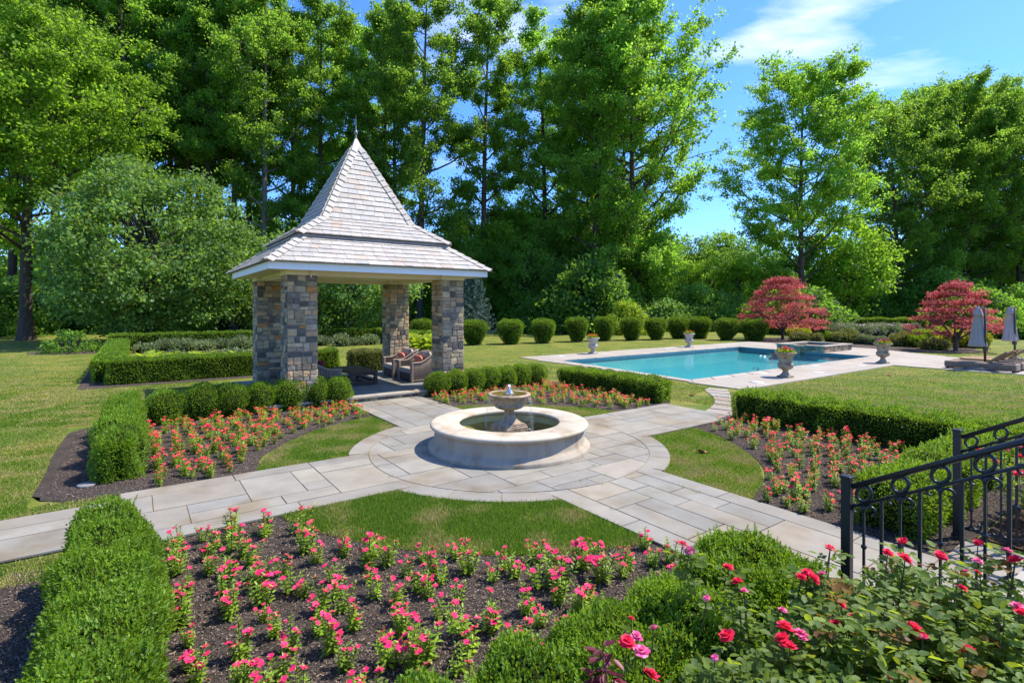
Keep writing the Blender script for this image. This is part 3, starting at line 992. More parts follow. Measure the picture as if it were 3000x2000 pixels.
def wicker_chair(name, label, cat, u, v, rz, w=.95, dp=.92, arm=.60, back=.88, group=None, pillow=True):
    """front faces local -x"""
    root = thing(name, label, cat, P(u, v, .172), YAW + rz, group)
    hw, hd = w / 2, dp / 2
    # plan of the shell: front of one arm -> back -> front of the other
    plan = []
    r = .24
    for x in np.linspace(-hd, hd - r, 18): plan.append((x, -hw))
    for a in np.linspace(-PI / 2, 0, 8)[1:]: plan.append((hd - r + r * math.cos(a), -hw + r + r * math.sin(a)))
    for y in np.linspace(-hw + r, hw - r, 14)[1:]: plan.append((hd, y))
    for a in np.linspace(0, PI / 2, 8)[1:]: plan.append((hd - r + r * math.cos(a), hw - r + r * math.sin(a)))
    for x in np.linspace(hd - r, -hd, 18)[1:]: plan.append((x, hw))
    def top(x):
        t = min(max((x + hd * .45) / (hd * 1.35), 0), 1)
        return arm + (back - arm) * (t * t * (3 - 2 * t))
    sh = MB()
    for (x, y) in plan:
        sh.tube([(x, y, .05), (x * 1.015, y * 1.02, top(x) * .6), (x * 1.03, y * 1.05, top(x) - .02)], .0165, 6)
    for z in np.arange(.09, .80, .045):   # weaving strands
        seg = [(x * 1.01, y * 1.015, z) for (x, y) in plan if top(x) > z + .03]
        if len(seg) > 30: sh.tube(seg, .009, 4)
    sh.tube([(x * 1.03, y * 1.05, top(x)) for (x, y) in plan], .034, 8)
    sh.tube([(x, y, .055) for (x, y) in plan], .022, 6)
    for s in (-1, 1):
        sh.cbox(-hd - .03, -hd + .05, s * hw - .055, s * hw + .055, .0, arm + .02, .02)
    sh.build('wicker_shell', M['wicker'], root)
    ln = MB()
    for s in (-1, 1):
        ln.box(-hd + .03, hd - .1, s * (hw - .028) - .012, s * (hw - .028) + .012, .05, arm - .03)
    ln.box(hd - .05, hd - .025, -hw + .14, hw - .14, .05, back - .06)
    ln.box(-hd + .01, hd - .06, -hw + .045, hw - .045, .06, .26)
    ln.build('seat_base', M['wickerdark'], root)
    c = MB(); c.cbox(-hd - .02, hd - .12, -hw + .07, hw - .07, .262, .43, .045)
    c.build('seat_cushion', M['cush'], root)
    rounded('back_cushion', w - .22, .50, .24, M['cush'], root, (hd - .18, 0, .68), (PI / 2 + .0, 0, PI / 2), .3).rotation_euler = (R(72), 0, R(90))
    if pillow:
        o = rounded('throw_pillow', .46, .46, .17, M['salmon'], None, (0, 0, 0))
        tag(o, pillow, 'pillow', 'salmon throw pillows on the wicker armchairs')
        mw = Matrix.Translation(P(u, v, .172)) @ Matrix.Rotation(YAW + rz, 4, 'Z') @ Matrix.Translation((.06, -.02, .60)) @ Matrix.Rotation(R(90), 4, 'Z') @ Matrix.Rotation(R(55), 4, 'X')
        o.matrix_world = mw
    return root


wicker_chair('wicker_armchair', 'brown wicker armchair with beige cushions nearer the front step of the pavilion', 'armchair', 1.95, 7.80, 0, group='wicker armchairs in the pavilion', pillow='salmon pillow on the wicker armchair nearer the front step')
wicker_chair('wicker_armchair', 'brown wicker armchair behind the other one, against the back stone pillar', 'armchair', 1.95, 9.12, R(-4), group='wicker armchairs in the pavilion', pillow='salmon pillow on the wicker armchair by the back stone pillar')
wicker_chair('wicker_sofa', 'wicker sofa half hidden behind the front stone pillar and round boxwoods', 'sofa', -1.26, 7.98, PI, 1.9, .95, .60, .84, pillow=None)
o_ = rounded('throw_pillow', .48, .48, .17, M['wine'], None, (0, 0, 0))
tag(o_, 'wine red pillow on the wicker sofa beside the front stone pillar', 'pillow')
o_.matrix_world = Matrix.Translation(P(-1.30, 7.52, .80)) @ Matrix.Rotation(YAW + PI, 4, 'Z') @ Matrix.Rotation(R(90), 4, 'Z') @ Matrix.Rotation(R(50), 4, 'X')

t_ = thing('coffee_table', 'low dark timber coffee table with slatted top on the pavilion floor', 'table', P(.12, 8.52, .172), YAW)
m_ = MB()
for i in range(6):
    m_.cbox(-.43 + i * .1433 + .003, -.43 + (i + 1) * .1433 - .003, -.86, .86, .36, .42, .008)
m_.build('table_top', M['table'], t_)
for x in (-.42, .32):
    for y in (-.85, .75):
        m_ = MB(); m_.cbox(x, x + .10, y, y + .10, 0, .357, .006); m_.build('leg', M['table'], t_)
m_ = MB()
for y in (-.84, .76): m_.box(-.317, .317, y, y + .08, .06, .12)
for x in (-.41, .33): m_.box(x, x + .08, -.747, .747, .06, .121)
for y in (-.82, .78): m_.box(-.317, .317, y, y + .04, .29, .358)
m_.build('stretcher', M['table'], t_)
t_ = thing('side_table', 'small dark timber side table between the two wicker armchairs', 'side table', P(1.92, 8.47, .172), YAW)
m_ = MB(); m_.cbox(-.26, .26, -.13, .13, .42, .46, .006); m_.build('table_top', M['table'], t_)
for x in (-.25, .19):
    for y in (-.12, .06):
        m_ = MB(); m_.box(x, x + .06, y, y + .06, 0, .418); m_.build('leg', M['table'], t_)


# ================================================================== FOUNTAIN
def fountain():
    root = thing('round_fountain', 'round limestone fountain with a tan tiered bowl in the middle of the plaza', 'fountain', (CEN[0], CEN[1], .03), YAW)
    w = MB()
    prof = [(1.435, 0), (1.435, .055), (1.425, .075), (1.40, .085), (1.395, .10), (1.37, .115), (1.345, .135), (1.335, .16), (1.325, .30), (1.318, .345), (1.335, .352), (1.352, .362), (1.352, .372)]
    w.lathe(prof, 96)
    w.lathe([(.97, .36), (.97, .0)], 96)
    # vertical block joints as fine recessed lines
    for k in range(12):
        a = 2 * PI * (k + .4) / 12
        for (r0, z0), (r1, z1) in (((1.338, .15), (1.321, .345)),):
            c, s = math.cos(a), math.sin(a)
            tx, ty = -s * .0035, c * .0035
            w.add([(c * (r0 + .002) - tx, s * (r0 + .002) - ty, z0), (c * (r0 + .002) + tx, s * (r0 + .002) + ty, z0), (c * (r1 + .002) + tx, s * (r1 + .002) + ty, z1), (c * (r1 + .002) - tx, s * (r1 + .002) - ty, z1)], [(0, 1, 2, 3)], (1.35, 1.3, 1.2))
    w.build('basin_wall', M['limewall'], root)
    c = MB()
    n = 8
    cp = [(.97, .372), (.92, .375), (.895, .395), (.888, .415), (.895, .437), (.915, .448), (1.34, .448), (1.375, .444), (1.398, .430), (1.405, .412), (1.398, .393), (1.375, .378), (1.35, .373)]
    for k in range(n):
        a0, a1 = 2 * PI * (k + .1) / n + .0016, 2 * PI * (k + 1.1) / n - .0016
        aa = np.linspace(a0, a1, 13); L = len(cp)
        vs = [(r * math.cos(a), r * math.sin(a), z) for a in aa for (r, z) in cp]
        fs = [(i * L + q, (i + 1) * L + q, (i + 1) * L + q + 1, i * L + q + 1) for i in range(12) for q in range(L - 1)]
        fs = [f[::-1] for f in fs]
        c.add(vs, fs, (1, 1, 1), True)
        c.add([(r * math.cos(a0), r * math.sin(a0), z) for (r, z) in cp], [tuple(range(L))])
        c.add([(r * math.cos(a1), r * math.sin(a1), z) for (r, z) in cp], [tuple(reversed(range(L)))])
    # grout between the coping stones
    c.lathe([(.905, .395), (.93, .441), (1.36, .441), (1.385, .410)], 64, col=(1, .9, .75))
    c.build('coping', M['lime'], root)
    b = MB(); b.lathe([(.965, .35), (.965, .02), (0.001, .02)], 64); b.build('basin_lining', M['basin'], root)
    wt = MB(); wt.lathe([(.966, .235), (.6, .235), (.3, .235), (.0005, .235)], 64); wt.build('basin_water', M['fwater'], root)
    p = MB()
    q = .245
    p.cbox(-q, q, -q, q, .02, .355, .012)
    p.cbox(-q * .93, q * .93, -q * .93, q * .93, .345, .385, .012)
    p.cbox(-q * .84, q * .84, -q * .84, q * .84, .38, .41, .01)
    p.lathe([(.215, .405), (.20, .425), (.165, .445), (.135, .475), (.112, .51), (.098, .55), (.088, .59), (.085, .63), (.11, .645), (.12, .66)], 40)
    p.build('pedestal', M['bowl'], root)
    bo = MB()
    rf = lambda a, z: 1 + (.030 * math.cos(a * 28) if .735 < z < .855 else 0)
    bo.lathe([(.09, .645), (.17, .655), (.225, .675), (.255, .695), (.268, .71), (.268, .722), (.250, .735), (.248, .745), (.255, .79), (.268, .845), (.28, .862), (.33, .872), (.37, .885), (.388, .903), (.388, .918), (.372, .932), (.34, .936), (.305, .925), (.25, .915), (.0005, .91)], 84, rfun=rf)
    bowl_ = bo.build('bowl', M['bowl'], root)
    bw = MB(); bw.lathe([(.325, .9285), (.2, .9285), (.1, .931), (.0005, .933)], 40); bw.build('bowl_water', M['fwater'], bowl_)
    jt = MB()
    rs = random.Random(4)
    jt.lathe([(.075, .93), (.052, .945), (.036, .97), (.026, 1.00), (.018, 1.03), (.009, 1.055), (.0005, 1.07)], 18, rfun=lambda a, z: 1 + .30 * math.sin(a * 5 + z * 90) + .22 * math.sin(a * 9 - z * 160))
    for k in range(16):
        a = k * 2.4; l_ = rs.uniform(.05, .17); rr_ = rs.uniform(.015, .05)
        jt.tube([(rr_ * .4 * math.cos(a), rr_ * .4 * math.sin(a), .93), (rr_ * .8 * math.cos(a), rr_ * .8 * math.sin(a), .93 + l_), (rr_ * 1.5 * math.cos(a), rr_ * 1.5 * math.sin(a), .93 + l_ * .8)], [.010, .007, .003], 5)
    jt.build('water_jet', M['drops'], bowl_)
    d = MB()
    def drop(x, y, z, r, st):
        d.add([(x + r, y, z), (x, y + r, z), (x - r, y, z), (x, y - r, z), (x, y, z + r * st), (x, y, z - r * st)], [(0, 1, 4), (1, 2, 4), (2, 3, 4), (3, 0, 4), (1, 0, 5), (2, 1, 5), (3, 2, 5), (0, 3, 5)], (1, 1, 1), True)
    for k in range(1500):
        a = rs.choice((rs.uniform(0, 2 * PI), rs.gauss(-.55, .35), rs.gauss(2.4, .3)))
        t = rs.random()
        rr = .38 + .05 * t + rs.gauss(0, .016)
        drop(rr * math.cos(a), rr * math.sin(a), .91 - .67 * t * (0.55 + .45 * t) - rs.uniform(0, .03), rs.uniform(.0016, .0036), rs.uniform(1.0, 3.2))
    for k in range(160):
        a = rs.uniform(0, 2 * PI); r = abs(rs.gauss(0, .08)); drop(r * math.cos(a), r * math.sin(a), .94 + rs.uniform(0, .15), rs.uniform(.002, .004), 1.3)
    tag(d.build('water_drops', M['drops'], root), kind='stuff')
    fo = MB()
    for k in range(170):   # foam where the drops land
        a = rs.uniform(0, 2 * PI); r = .43 + rs.gauss(0, .035); x, y = r * math.cos(a), r * math.sin(a); s = rs.uniform(.003, .011)
        fo.lathe([(s, .2355), (s * .7, .2355 + s * .6), (.0003, .2355 + s * .8)], 6, (x, y, 0))
    tag(fo.build('foam', M['drops'], root), kind='stuff')


M['mortar'] = plain('pale_mortar', (0.60, 0.55, 0.46), 0.9, 0.1, 10)
fountain()


# ================================================================== URNS
def annual_flowers(parent, R0, z, cols, seed, n=26):
    r = np.random.default_rng(seed)
    k = 420
    a = r.random(k) * 2 * PI; rad = R0 * np.sqrt(r.random(k)); h = r.random(k) * .16 * (1 - (rad / R0) ** 2 * .6)
    pos = np.stack([rad * np.cos(a), rad * np.sin(a), z + h], 1)
    d = unit(np.stack([np.cos(a), np.sin(a), r.random(k) * 1.4], 1))
    me = leaf_mesh('foliage', pos, d, np.tile([0, 0, 1.], (k, 1)), r.uniform(.05, .09, k), r.uniform(.03, .05, k))
    fol_ = link('foliage', me, M['lime_leaf'], parent)
    for i, cname in enumerate(cols):
        q = 80 if i == 0 else 34
        P_, D_, Nn = [], [], []
        for _ in range(q // 4):
            aa = r.random() * 2 * PI
            cc = R0 * (0.95 if i else .75) * math.sqrt(r.random())
            c = np.array([cc * math.cos(aa) , cc * math.sin(aa), z + .09 + r.random() * .12 * (1 - (cc / R0) ** 2 * .5) + (.03 if i == 0 else 0)])
            for kk in range(6):
                b = kk * PI / 3 + r.random()
                P_.append(c); D_.append((math.cos(b), math.sin(b), .35)); Nn.append((0, 0, 1))
        link('blossoms', leaf_mesh('blossoms', np.array(P_), np.array(D_, float), np.array(Nn, float), .056, .052, .05), M['annual'][cname], fol_)


def urn(label, x, y, mat, Hh, cols, seed):
    p = at(x, y)
    root = thing('garden_urn', label, 'urn', (p.x, p.y, .034), YAW, 'planted stone urns round the pool')
    s = Hh / .88
    b = MB(); b.cbox(-.205 * s, .205 * s, -.205 * s, .205 * s, 0, .055 * s, .008)
    b.lathe([(.19 * s, .053 * s), (.185 * s, .075 * s), (.15 * s, .10 * s), (.115 * s, .135 * s), (.092 * s, .185 * s), (.085 * s, .225 * s), (.10 * s, .24 * s), (.115 * s, .25 * s), (.10 * s, .262 * s)], 32)
    b.build('pedestal_foot', mat, root)
    v = MB()
    def rf(a, z):
        z /= s
        if .29 < z < .50: return 1 + .035 * abs(math.sin(a * 9))
        if .52 < z < .76: return 1 + .030 * math.cos(a * 12)
        return 1
    v.lathe([(r_ * s, z_ * s) for r_, z_ in [(.10, .262), (.15, .275), (.205, .31), (.238, .36), (.25, .41), (.247, .455), (.228, .49), (.205, .505), (.20, .515), (.213, .53), (.214, .58), (.222, .65), (.245, .72), (.285, .775), (.325, .81), (.352, .825), (.362, .842), (.358, .862), (.34, .872), (.31, .868), (.29, .84), (.27, .80), (.001, .80)]], 72, rfun=rf)
    vb_ = v.build('bowl', mat, root)
    so = MB(); so.lathe([(.29 * s, .83 * s), (.001, .845 * s)], 24); so.build('soil', M['soil'], vb_)
    annual_flowers(root, .30 * s, .84 * s, cols, seed)


urn('tall pale stone urn of orange flowers on the far deck near the pool corner', 1737.5, 1037.5, M['urnpale'], .86, ['orange', 'yellow', 'magenta', 'red'], 1)
urn('pale stone urn of orange and pink flowers standing midway along the far pool edge', 2019, 1018.2, M['urnpale'], .86, ['orange', 'magenta', 'yellow'], 2)
urn('mossy stone urn with red and yellow flowers on the near pool deck before the water', 2301, 1107, M['urn'], .89, ['red', 'yellow', 'orange', 'violet'], 3)
urn('mossy stone urn with magenta and orange flowers at the corner of the right lawn', 2586.5, 1065.5, M['urn'], .89, ['magenta', 'orange', 'red', 'violet'], 4)


# ================================================================== RAISED SPA
def spa():
    u0, u1, v0, v1 = 25.05, 28.45, 5.72, 8.35
    root = thing('raised_spa', 'raised square stone spa with a spillway at the far end of the pool', 'spa', P((u0 + u1) / 2, (v0 + v1) / 2, .0), YAW)
    a, b = (u1 - u0) / 2, (v1 - v0) / 2
    rs = random.Random(21)
    m = MB(); t = .36
    for (x0, x1, y0, y1) in ((-a, a, -b, -b + t), (-a, a, b - t, b), (-a, -a + t, -b + t, b - t), (a - t, a, -b + t, b - t)):
        m.box(x0 + .01, x1 - .01, y0 + .01, y1 - .01, -.12, .34, (.24, .22, .19))
    for o, ex, nn, w in (((-a, -b, .03), (1, 0, 0), (0, -1, 0), 2 * a), ((-a, b, -.1), (0, -1, 0), (-1, 0, 0), 2 * b), ((a, -b, .03), (0, 1, 0), (1, 0, 0), 2 * b)):
        stone_face(m, o, ex, (0, 0, 1), nn, w, .31 if o[2] > 0 else .44, rs, .016, .34)
    m.build('spa_wall', M['spastone'], root)
    c = MB(); e = .05
    for (x0, x1, y0, y1) in ((-a - e, a + e, -b - e, -b + .33), (-a - e, a + e, b - .33, b + e), (a - .33, a + e, -b + .333, b - .333), (-a - e, -a + .33, -b + .333, -.28), (-a - e, -a + .33, .28, b - .333)):
        c.cbox(x0, x1, y0, y1, .342, .395, .01, grey_var((.40, .36, .315), .05, .02))
    c.build('spa_coping', M['deck'], root)
    s = MB(); s.box(-a - .09, -a + .36, -.278, .278, .305, .338, (.20, .20, .20)); s.build('spillway', M['slate'], root)
    li = MB(); li.box(-a + t, a - t, -b + t, b - t, -.1, .05, (1, 1, 1)); li.build('spa_floor', M['tileband'], root)
    w = MB(); w.add([(-a + t - .01, -b + t - .01, .33), (a - t + .01, -b + t - .01, .33), (a - t + .01, b - t + .01, .33), (-a + t - .01, b - t + .01, .33)], [(0, 1, 2, 3)])
    w.build('spa_water', M['water'], root)


spa()
for k_, (x_, y_, r_) in enumerate(((2216.5, 1122, .23), (2235.8, 1097, .20), (2387.8, 1075, .18), (2397.7, 1093.3, .20), (2523.6, 1073.4, .18), (1642.9, 1045, .20), (1955.8, 1022.6, .18))):
    m_ = MB()
    if k_ == 0: m_.lathe([(r_, .0), (r_, .006), (.001, .007)], 24)
    else: m_.box(-r_, r_, -r_ * .8, r_ * .8, 0, .007)
    names = ['round white skimmer lid on the near deck, nearest the stepping stones', 'square white lid at the pool edge, left of the red-flowered urn', 'square white lid at the pool edge right of the red-flowered urn',
             'square white lid on the deck between the red urn and right lawn', 'square white lid on the deck left of the magenta-flowered urn', 'square white lid on the far deck left of the orange-flowered urn', 'small white lid on the far deck left of the midway urn']
    o_ = m_.build('skimmer_lid', M['lid']); p_ = at(x_, y_); o_.location = (p_.x, p_.y, .0335); o_.rotation_euler = (0, 0, YAW)
    tag(o_, names[k_], 'lid', 'white lids set in the pool deck')
h_ = MB()
pts_ = [at(x, y, -.07) for x, y in ((2226, 1044), (2229, 1041.5), (2236, 1041), (2243, 1043), (2238, 1046.5), (2242, 1050), (2250, 1052))]
h_.tube(pts_, .032, 8)
tag(h_.build('pool_hose', M['lid']), 'white floating cleaner hose curling on the pool water', 'hose')


# ================================================================== UMBRELLAS AND LOUNGERS
def umbrella(label, p, rz, side):
    root = thing('cantilever_umbrella', label, 'umbrella', (p.x, p.y, .031), rz, 'closed umbrellas beside the loungers')
    b = MB(); n = 1
    pts = [(-.62, -.40), (.40, -.52), (.66, -.20), (.62, .40), (-.40, .52), (-.66, .22)]
    b.poly(pts, 0, .115); b.build('umbrella_base', M['basegrey'], root)
    q = MB(); q.tube([(0, 0, .11), (0, 0, 2.46)], .042, 14); q.lathe([(.085, .112), (.085, .15), (.05, .20), (.043, .22)], 18)
    pl_ = q.build('pole', M['pole'], root)
    k = MB(); k.cbox(-.06, .06, -.075, .05, .74, .93, .012); k.tube([(0, -.07, .84), (.10, -.10, .84), (.11, -.13, .78)], .012, 6); k.build('crank', M['pole'], pl_)
    c = MB(); off = side
    n = 64
    prof = [(.035, 2.50), (.085, 2.46), (.125, 2.30), (.15, 2.18), (.158, 2.165), (.125, 2.16), (.155, 1.9), (.195, 1.5), (.245, 1.1), (.285, .93), (.27, .90), (.20, .95)]
    c.lathe(prof, n, (off[0], off[1], 0), rfun=lambda a, z: 1 + (.10 * math.sin(a * 9 + z * 1.3) + .06 * math.sin(a * 17 - z * 2)) * min(1, max(0, (2.45 - z) / .5)))
    c.build('folded_canopy', M['canvas'], root)
    d = MB(); d.tube([(off[0], off[1], 2.49), (off[0], off[1], 2.55)], .03, 10); d.tube([(0, 0, 2.44), (off[0], off[1], 2.47)], .022, 8); d.build('top_arm', M['pole'], root)


umbrella('closed grey umbrella on a cantilever pole standing in front of the nearest lounger', atd(2886, 20.9), R(10), (-.04, .24))
umbrella('closed grey umbrella farther right, standing behind the loungers', atd(2973, 24.4), R(190), (-.03, -.22))


def lounger(label, u, v, first=None):
    root = thing('sun_lounger', label, 'sun lounger', P(u, v, .031), YAW, 'wicker loungers in a row on the deck')
    if first is not None:
        for ch in list(first.children):
            o = ch.copy(); COL.objects.link(o); o.parent = root
        return root
    f = MB()   # lies along local -y, head at the -y end
    L, W = 2.15, .68
    for (x0, x1, y0, y1) in ((-W / 2, -W / 2 + .09, -L, 0), (W / 2 - .09, W / 2, -L, 0), (-W / 2 + .09, W / 2 - .09, -.09, 0), (-W / 2 + .09, W / 2 - .09, -L, -L + .09)):
        f.cbox(x0, x1, y0, y1, .06, .31, .025)
    for y in np.arange(-L + .02, -.01, .045):
        for s in (-1, 1): f.tube([(s * W / 2, y, .07), (s * (W / 2 + .008), y, .19), (s * W / 2, y, .30)], .014, 5)
    for x in np.arange(-W / 2 + .02, W / 2, .045):
        f.tube([(x, 0, .07), (x, .008, .19), (x, 0, .30)], .014, 5)
    f.build('wicker_frame', M['wicker'], root)
    for (x, y) in ((-.29, -.08), (.29, -.08), (-.29, -2.07), (.29, -2.07)):
        g = MB(); g.cbox(x - .05, x + .05, y - .05, y + .05, 0, .09, .01); g.build('leg', M['wickerdark'], root)
    s = MB()
    for k in range(13):
        y0 = -.12 - k * .088
        s.box(-W / 2 + .095, W / 2 - .095, y0 - .072, y0, .285, .307)
    s.build('seat_slats', M['teak'], root)
    b = MB()
    Mx = Matrix.Translation((0, -1.28, .31)) @ Matrix.Rotation(R(-38), 4, 'X')
    for k in range(8):
        b.box(-.24, .24, -(k + 1) * .092 + .012, -k * .092, -.012, .012, M=Mx)
    for x in (-.26, .23): b.box(x, x + .03, -.75, 0, -.03, .03, M=Mx)
    b.build('backrest', M['teak'], root)
    st = MB()
    for x in (-.2, .2): st.tube([(x, -1.72, .60), (x, -1.98, .30)], .013, 6)
    st.build('backrest_prop', M['teak'], root)
    return root


L0_ = lounger('wicker sun lounger with raised slatted back, nearest the right lawn', 21.75, -.50)
for k_, lb in enumerate(('second wicker sun lounger from the right lawn, wedged behind the nearest one', 'third wicker sun lounger from the right lawn, backrest raised', 'farthest wicker sun lounger, seen low beside the back lawn')):
    lounger(lb, 21.75 + .98 * (k_ + 1), -.50 + (.0, .05, -.03)[k_], L0_)
c_ = MB(); c_.cbox(-.27, .27, -.95, 0, 0, .075, .02)
o_ = c_.build('lounger_cushion', M['teak2'] if 'teak2' in M else plain('tan_pad_fabric', (.40, .25, .12), .9, .08, 10))
o_.location = P(22.73, -.72, .34); o_.rotation_euler = (0, 0, YAW)
tag(o_, 'tan pad lying on the second wicker lounger', 'cushion')


# ================================================================== STAIR RAILINGS AND STEPS
def steps():
    m = MB(); rs = random.Random(8)
    root = thing('house_steps', 'pale stone steps between the two black iron railings', 'steps', P(.43, -6.55), YAW)
    for k in range(7):
        y1 = -.0 - k * .30
        for s_ in range(2):
            x0, x1 = -1.22 + s_ * 1.22, s_ * 1.22
            c = grey_var((.40, .365, .32), .05, .02)
            m.cbox(x0 + .002, x1 - .002, y1 - .33, y1, .034 + k * .168, .034 + (k + 1) * .168 - .002, .008, c)
        m.box(-1.2, 1.2, y1 - .33 - .3 * (6 - k), y1 - .331, .0, .034 + (k + 1) * .168 - .05, (.35, .32, .28))
    m.build('treads', M['deck'], root)


steps()


def railing(label, u, v, h=1.15, bays=13):
    """climbs along local -y with slope .57"""
    root = thing('iron_railing', label, 'railing', P(u, v, .034), YAW, 'black iron railings of the house steps')
    sl = .57; sp = .118; L = bays * sp
    flat = .18
    p = MB(); p.cbox(-.033, .033, -.033, .033, 0, h - .02, .004); p.cbox(-.040, .040, -.040, .040, h - .022, h + .002, .006)
    p.cbox(-.044, .044, -.044, .044, 0, .03, .005)
    p.build('newel_post', M['iron'], root)
    z0 = h - .10
    top = lambda d: z0 + sl * d
    r = MB(); r.tube([(0, -.04, top(.04)), (0, -L, top(L))], .0215, 12); r.build('handrail', M['iron'], root)
    r = MB(); r.tube([(0, -.04, top(.04) - .155), (0, -L, top(L) - .155)], .0125, 8); r.build('upper_bar', M['iron'], root)
    base = lambda d: max(.10, .10 + sl * (d - .45))
    r = MB(); r.tube([(0, -d, base(d)) for d in np.linspace(.04, L, 16)], .0125, 8); r.build('lower_bar', M['iron'], root)
    def spiral(m, o, s, flip, rot, R0=.050):
        """volute starting tangent to the baluster"""
        pts = []
        for t in np.linspace(0, 1, 20):
            a = PI + t * 4.6 if s > 0 else -t * 4.6
            rr = R0 * (1 - .62 * t)
            pts.append((0, o[0] + s * R0 + rr * math.cos(a), o[1] + flip * rr * math.sin(-a if s > 0 else -a)))
        m.tube([Vector(q) for q in pts], [.0125 - .004 * t for t in np.linspace(0, 1, 20)], 6)
    for k in range(1, bays):
        d = k * sp; zt = top(d) - .155; zb = base(d)
        m = MB()
        if k % 2 == 0:
            m.box(-.0105, .0105, -d - .0105, -d + .0105, zb, zt)
            if k % 4 == 0:
                zc = zb + .33
                m.lathe([(.014, -.045), (.03, -.035), (.034, -.02), (.024, -.008), (.036, .004), (.034, .02), (.022, .03), (.014, .04)], 12, (0, -d, zc))
        else:
            m.box(-.008, .008, -d - .008, -d + .008, zb + .02, zt - .03)
            for zc in (zb + .62 * (zt - zb), zb + .25 * (zt - zb)):
                m.lathe([(.011, -.016), (.019, -.01), (.020, .008), (.011, .016)], 10, (0, -d, zc))
            for s in (-1, 1):
                spiral(m, (-d, zt - .055 - s * sl * .01), s, 1, 0)
                spiral(m, (-d, zb + .055 + (.0 if d < .4 else -s * sl * .02)), s, -1, 0)
            m.tube([(0, -d, zt - .06), (0, -d, zt - .005)], .009, 6)
        bl_ = m.build('baluster', M['iron'], root)
        if k % 2 == 1:
            g = MB(); zc = top(d) - .0775 - .002; ro = .060
            ring = [(0, -d + ro * math.cos(a) * .86, zc + ro * math.sin(a) * .92 - sl * ro * math.cos(a) * .5) for a in np.linspace(0, 2 * PI, 25)]
            g.tube(ring, .0125, 8, cap=False); g.build('ring', M['iron'], bl_)
    return root


railing('black iron railing with rings and scrolls, nearer one, rising behind the red roses', -.92, -5.88)
railing('black iron railing with rings and scrolls, farther one, beyond the landing', 1.77, -5.88, bays=15)

# path light and small finds
l_ = thing('path_light', 'small dark spotlight staked in the mulch by the pavilion step', 'garden light', P(1.16, 4.92, .01), YAW)
m_ = MB(); m_.tube([(0, 0, 0), (0, 0, .10)], .012, 8); m_.build('stake', M['iron'], l_)
m_ = MB(); m_.tube([(-.02, 0, .09), (.05, 0, .17)], .035, 12); m_.build('lamp_head', M['iron'], l_)
m_ = MB(); m_.lathe([(.11, 0), (.12, .02), (.10, .032), (.04, .036), (.001, .034)], 24)
o_ = m_.build('valve_cover', M['cover']); o_.location = P(-6.0, 1.75, .006); tag(o_, 'round pale valve cover in the mulch beside the left box hedge', 'cover')
for k_, (x_, y_, lb) in enumerate(((2597, 1101, 'curled brown leaf lying on the right lawn'), (2068, 1331, 'dry tan leaf lying on the grass right of the fountain'), (2032, 1159, 'dark fallen leaf on the grass beside the stepping stones'), (384, 1812, 'small orange dead leaf on the front mulch'))):
    p_ = at(x_, y_)
    pos_ = np.zeros((5, 3)); a_ = np.linspace(-.9, .9, 5); s_ = .10 if k_ != 3 else .05
    me_ = leaf_mesh('fallen_leaf', pos_, np.stack([np.cos(a_), np.sin(a_), .25 + .1 * np.sin(a_ * 5)], 1), np.tile([0, 0, 1.], (5, 1)), s_ * 1.6, s_ * .7, .3, True)
    o_ = link('fallen_leaf', me_, M['dryleaf']); o_.location = (p_.x, p_.y, .022); o_.rotation_euler = (.3, .1, k_ * 2.0)
    tag(o_, lb, 'leaf')


# ================================================================== CLIPPED HEDGES AND SHRUBS
def lumps(p, seed, amp, wl):
    r = np.random.default_rng(seed)
    out = np.zeros(len(p))
    for i in range(7):
        k = r.normal(size=3); k = k / np.linalg.norm(k) * 2 * PI / (wl * r.uniform(.6, 1.6))
        out += np.sin(p @ k + r.uniform(0, 6.3)) * amp / 2.6
    return out


def rbox(n, hx, hy, h, r, rr):
    """points on a rounded box (no underside): position, normal"""
    ar = np.array([4 * hx * hy, 2 * hx * h, 2 * hx * h, 2 * hy * h, 2 * hy * h])
    f = rr.choice(5, n, p=ar / ar.sum())
    a, b = rr.uniform(-1, 1, n), rr.uniform(-1, 1, n)
    p = np.zeros((n, 3))
    zz = (b + 1) / 2 * h
    p[:, 0] = np.where(f == 0, a * hx, np.where(f < 3, a * hx, np.where(f == 3, hx, -hx)))
    p[:, 1] = np.where(f == 0, b * hy, np.where(f == 1, hy, np.where(f == 2, -hy, a * hy)))
    p[:, 2] = np.where(f == 0, h, zz)
    return round_to(p, hx, hy, h, r)


def round_to(p, hx, hy, h, r):
    core = np.stack([np.clip(p[:, 0], -hx + r, hx - r), np.clip(p[:, 1], -hy + r, hy - r), np.clip(p[:, 2], -1, h - r)], 1)
    d = p - core
    nn = unit(d)
    return core + nn * r, nn


def leaf_shell(p, nn, rr, L, asp, seed, amp, wl, depth=.05, up=.45, spread=.8, cell=None):
    n = len(p)
    d = lumps(p, seed, amp, wl)
    if cell: d = d - cell[1] * np.abs(np.cos(PI * p[:, cell[2]] / cell[0])) ** 6
    q = p + nn * (d - rr.exponential(depth * .5, n) + rr.normal(0, depth * .18, n))[:, None]
    dr = unit(nn * .7 + rr.normal(size=(n, 3)) * spread * .6 + np.array([0, 0, up]))
    nm = unit(nn * .6 + rr.normal(size=(n, 3)) * .7 + np.array([0, 0, .5]))
    Ls = L * rr.uniform(.7, 1.25, n)
    return q, dr, nm, Ls, Ls * asp


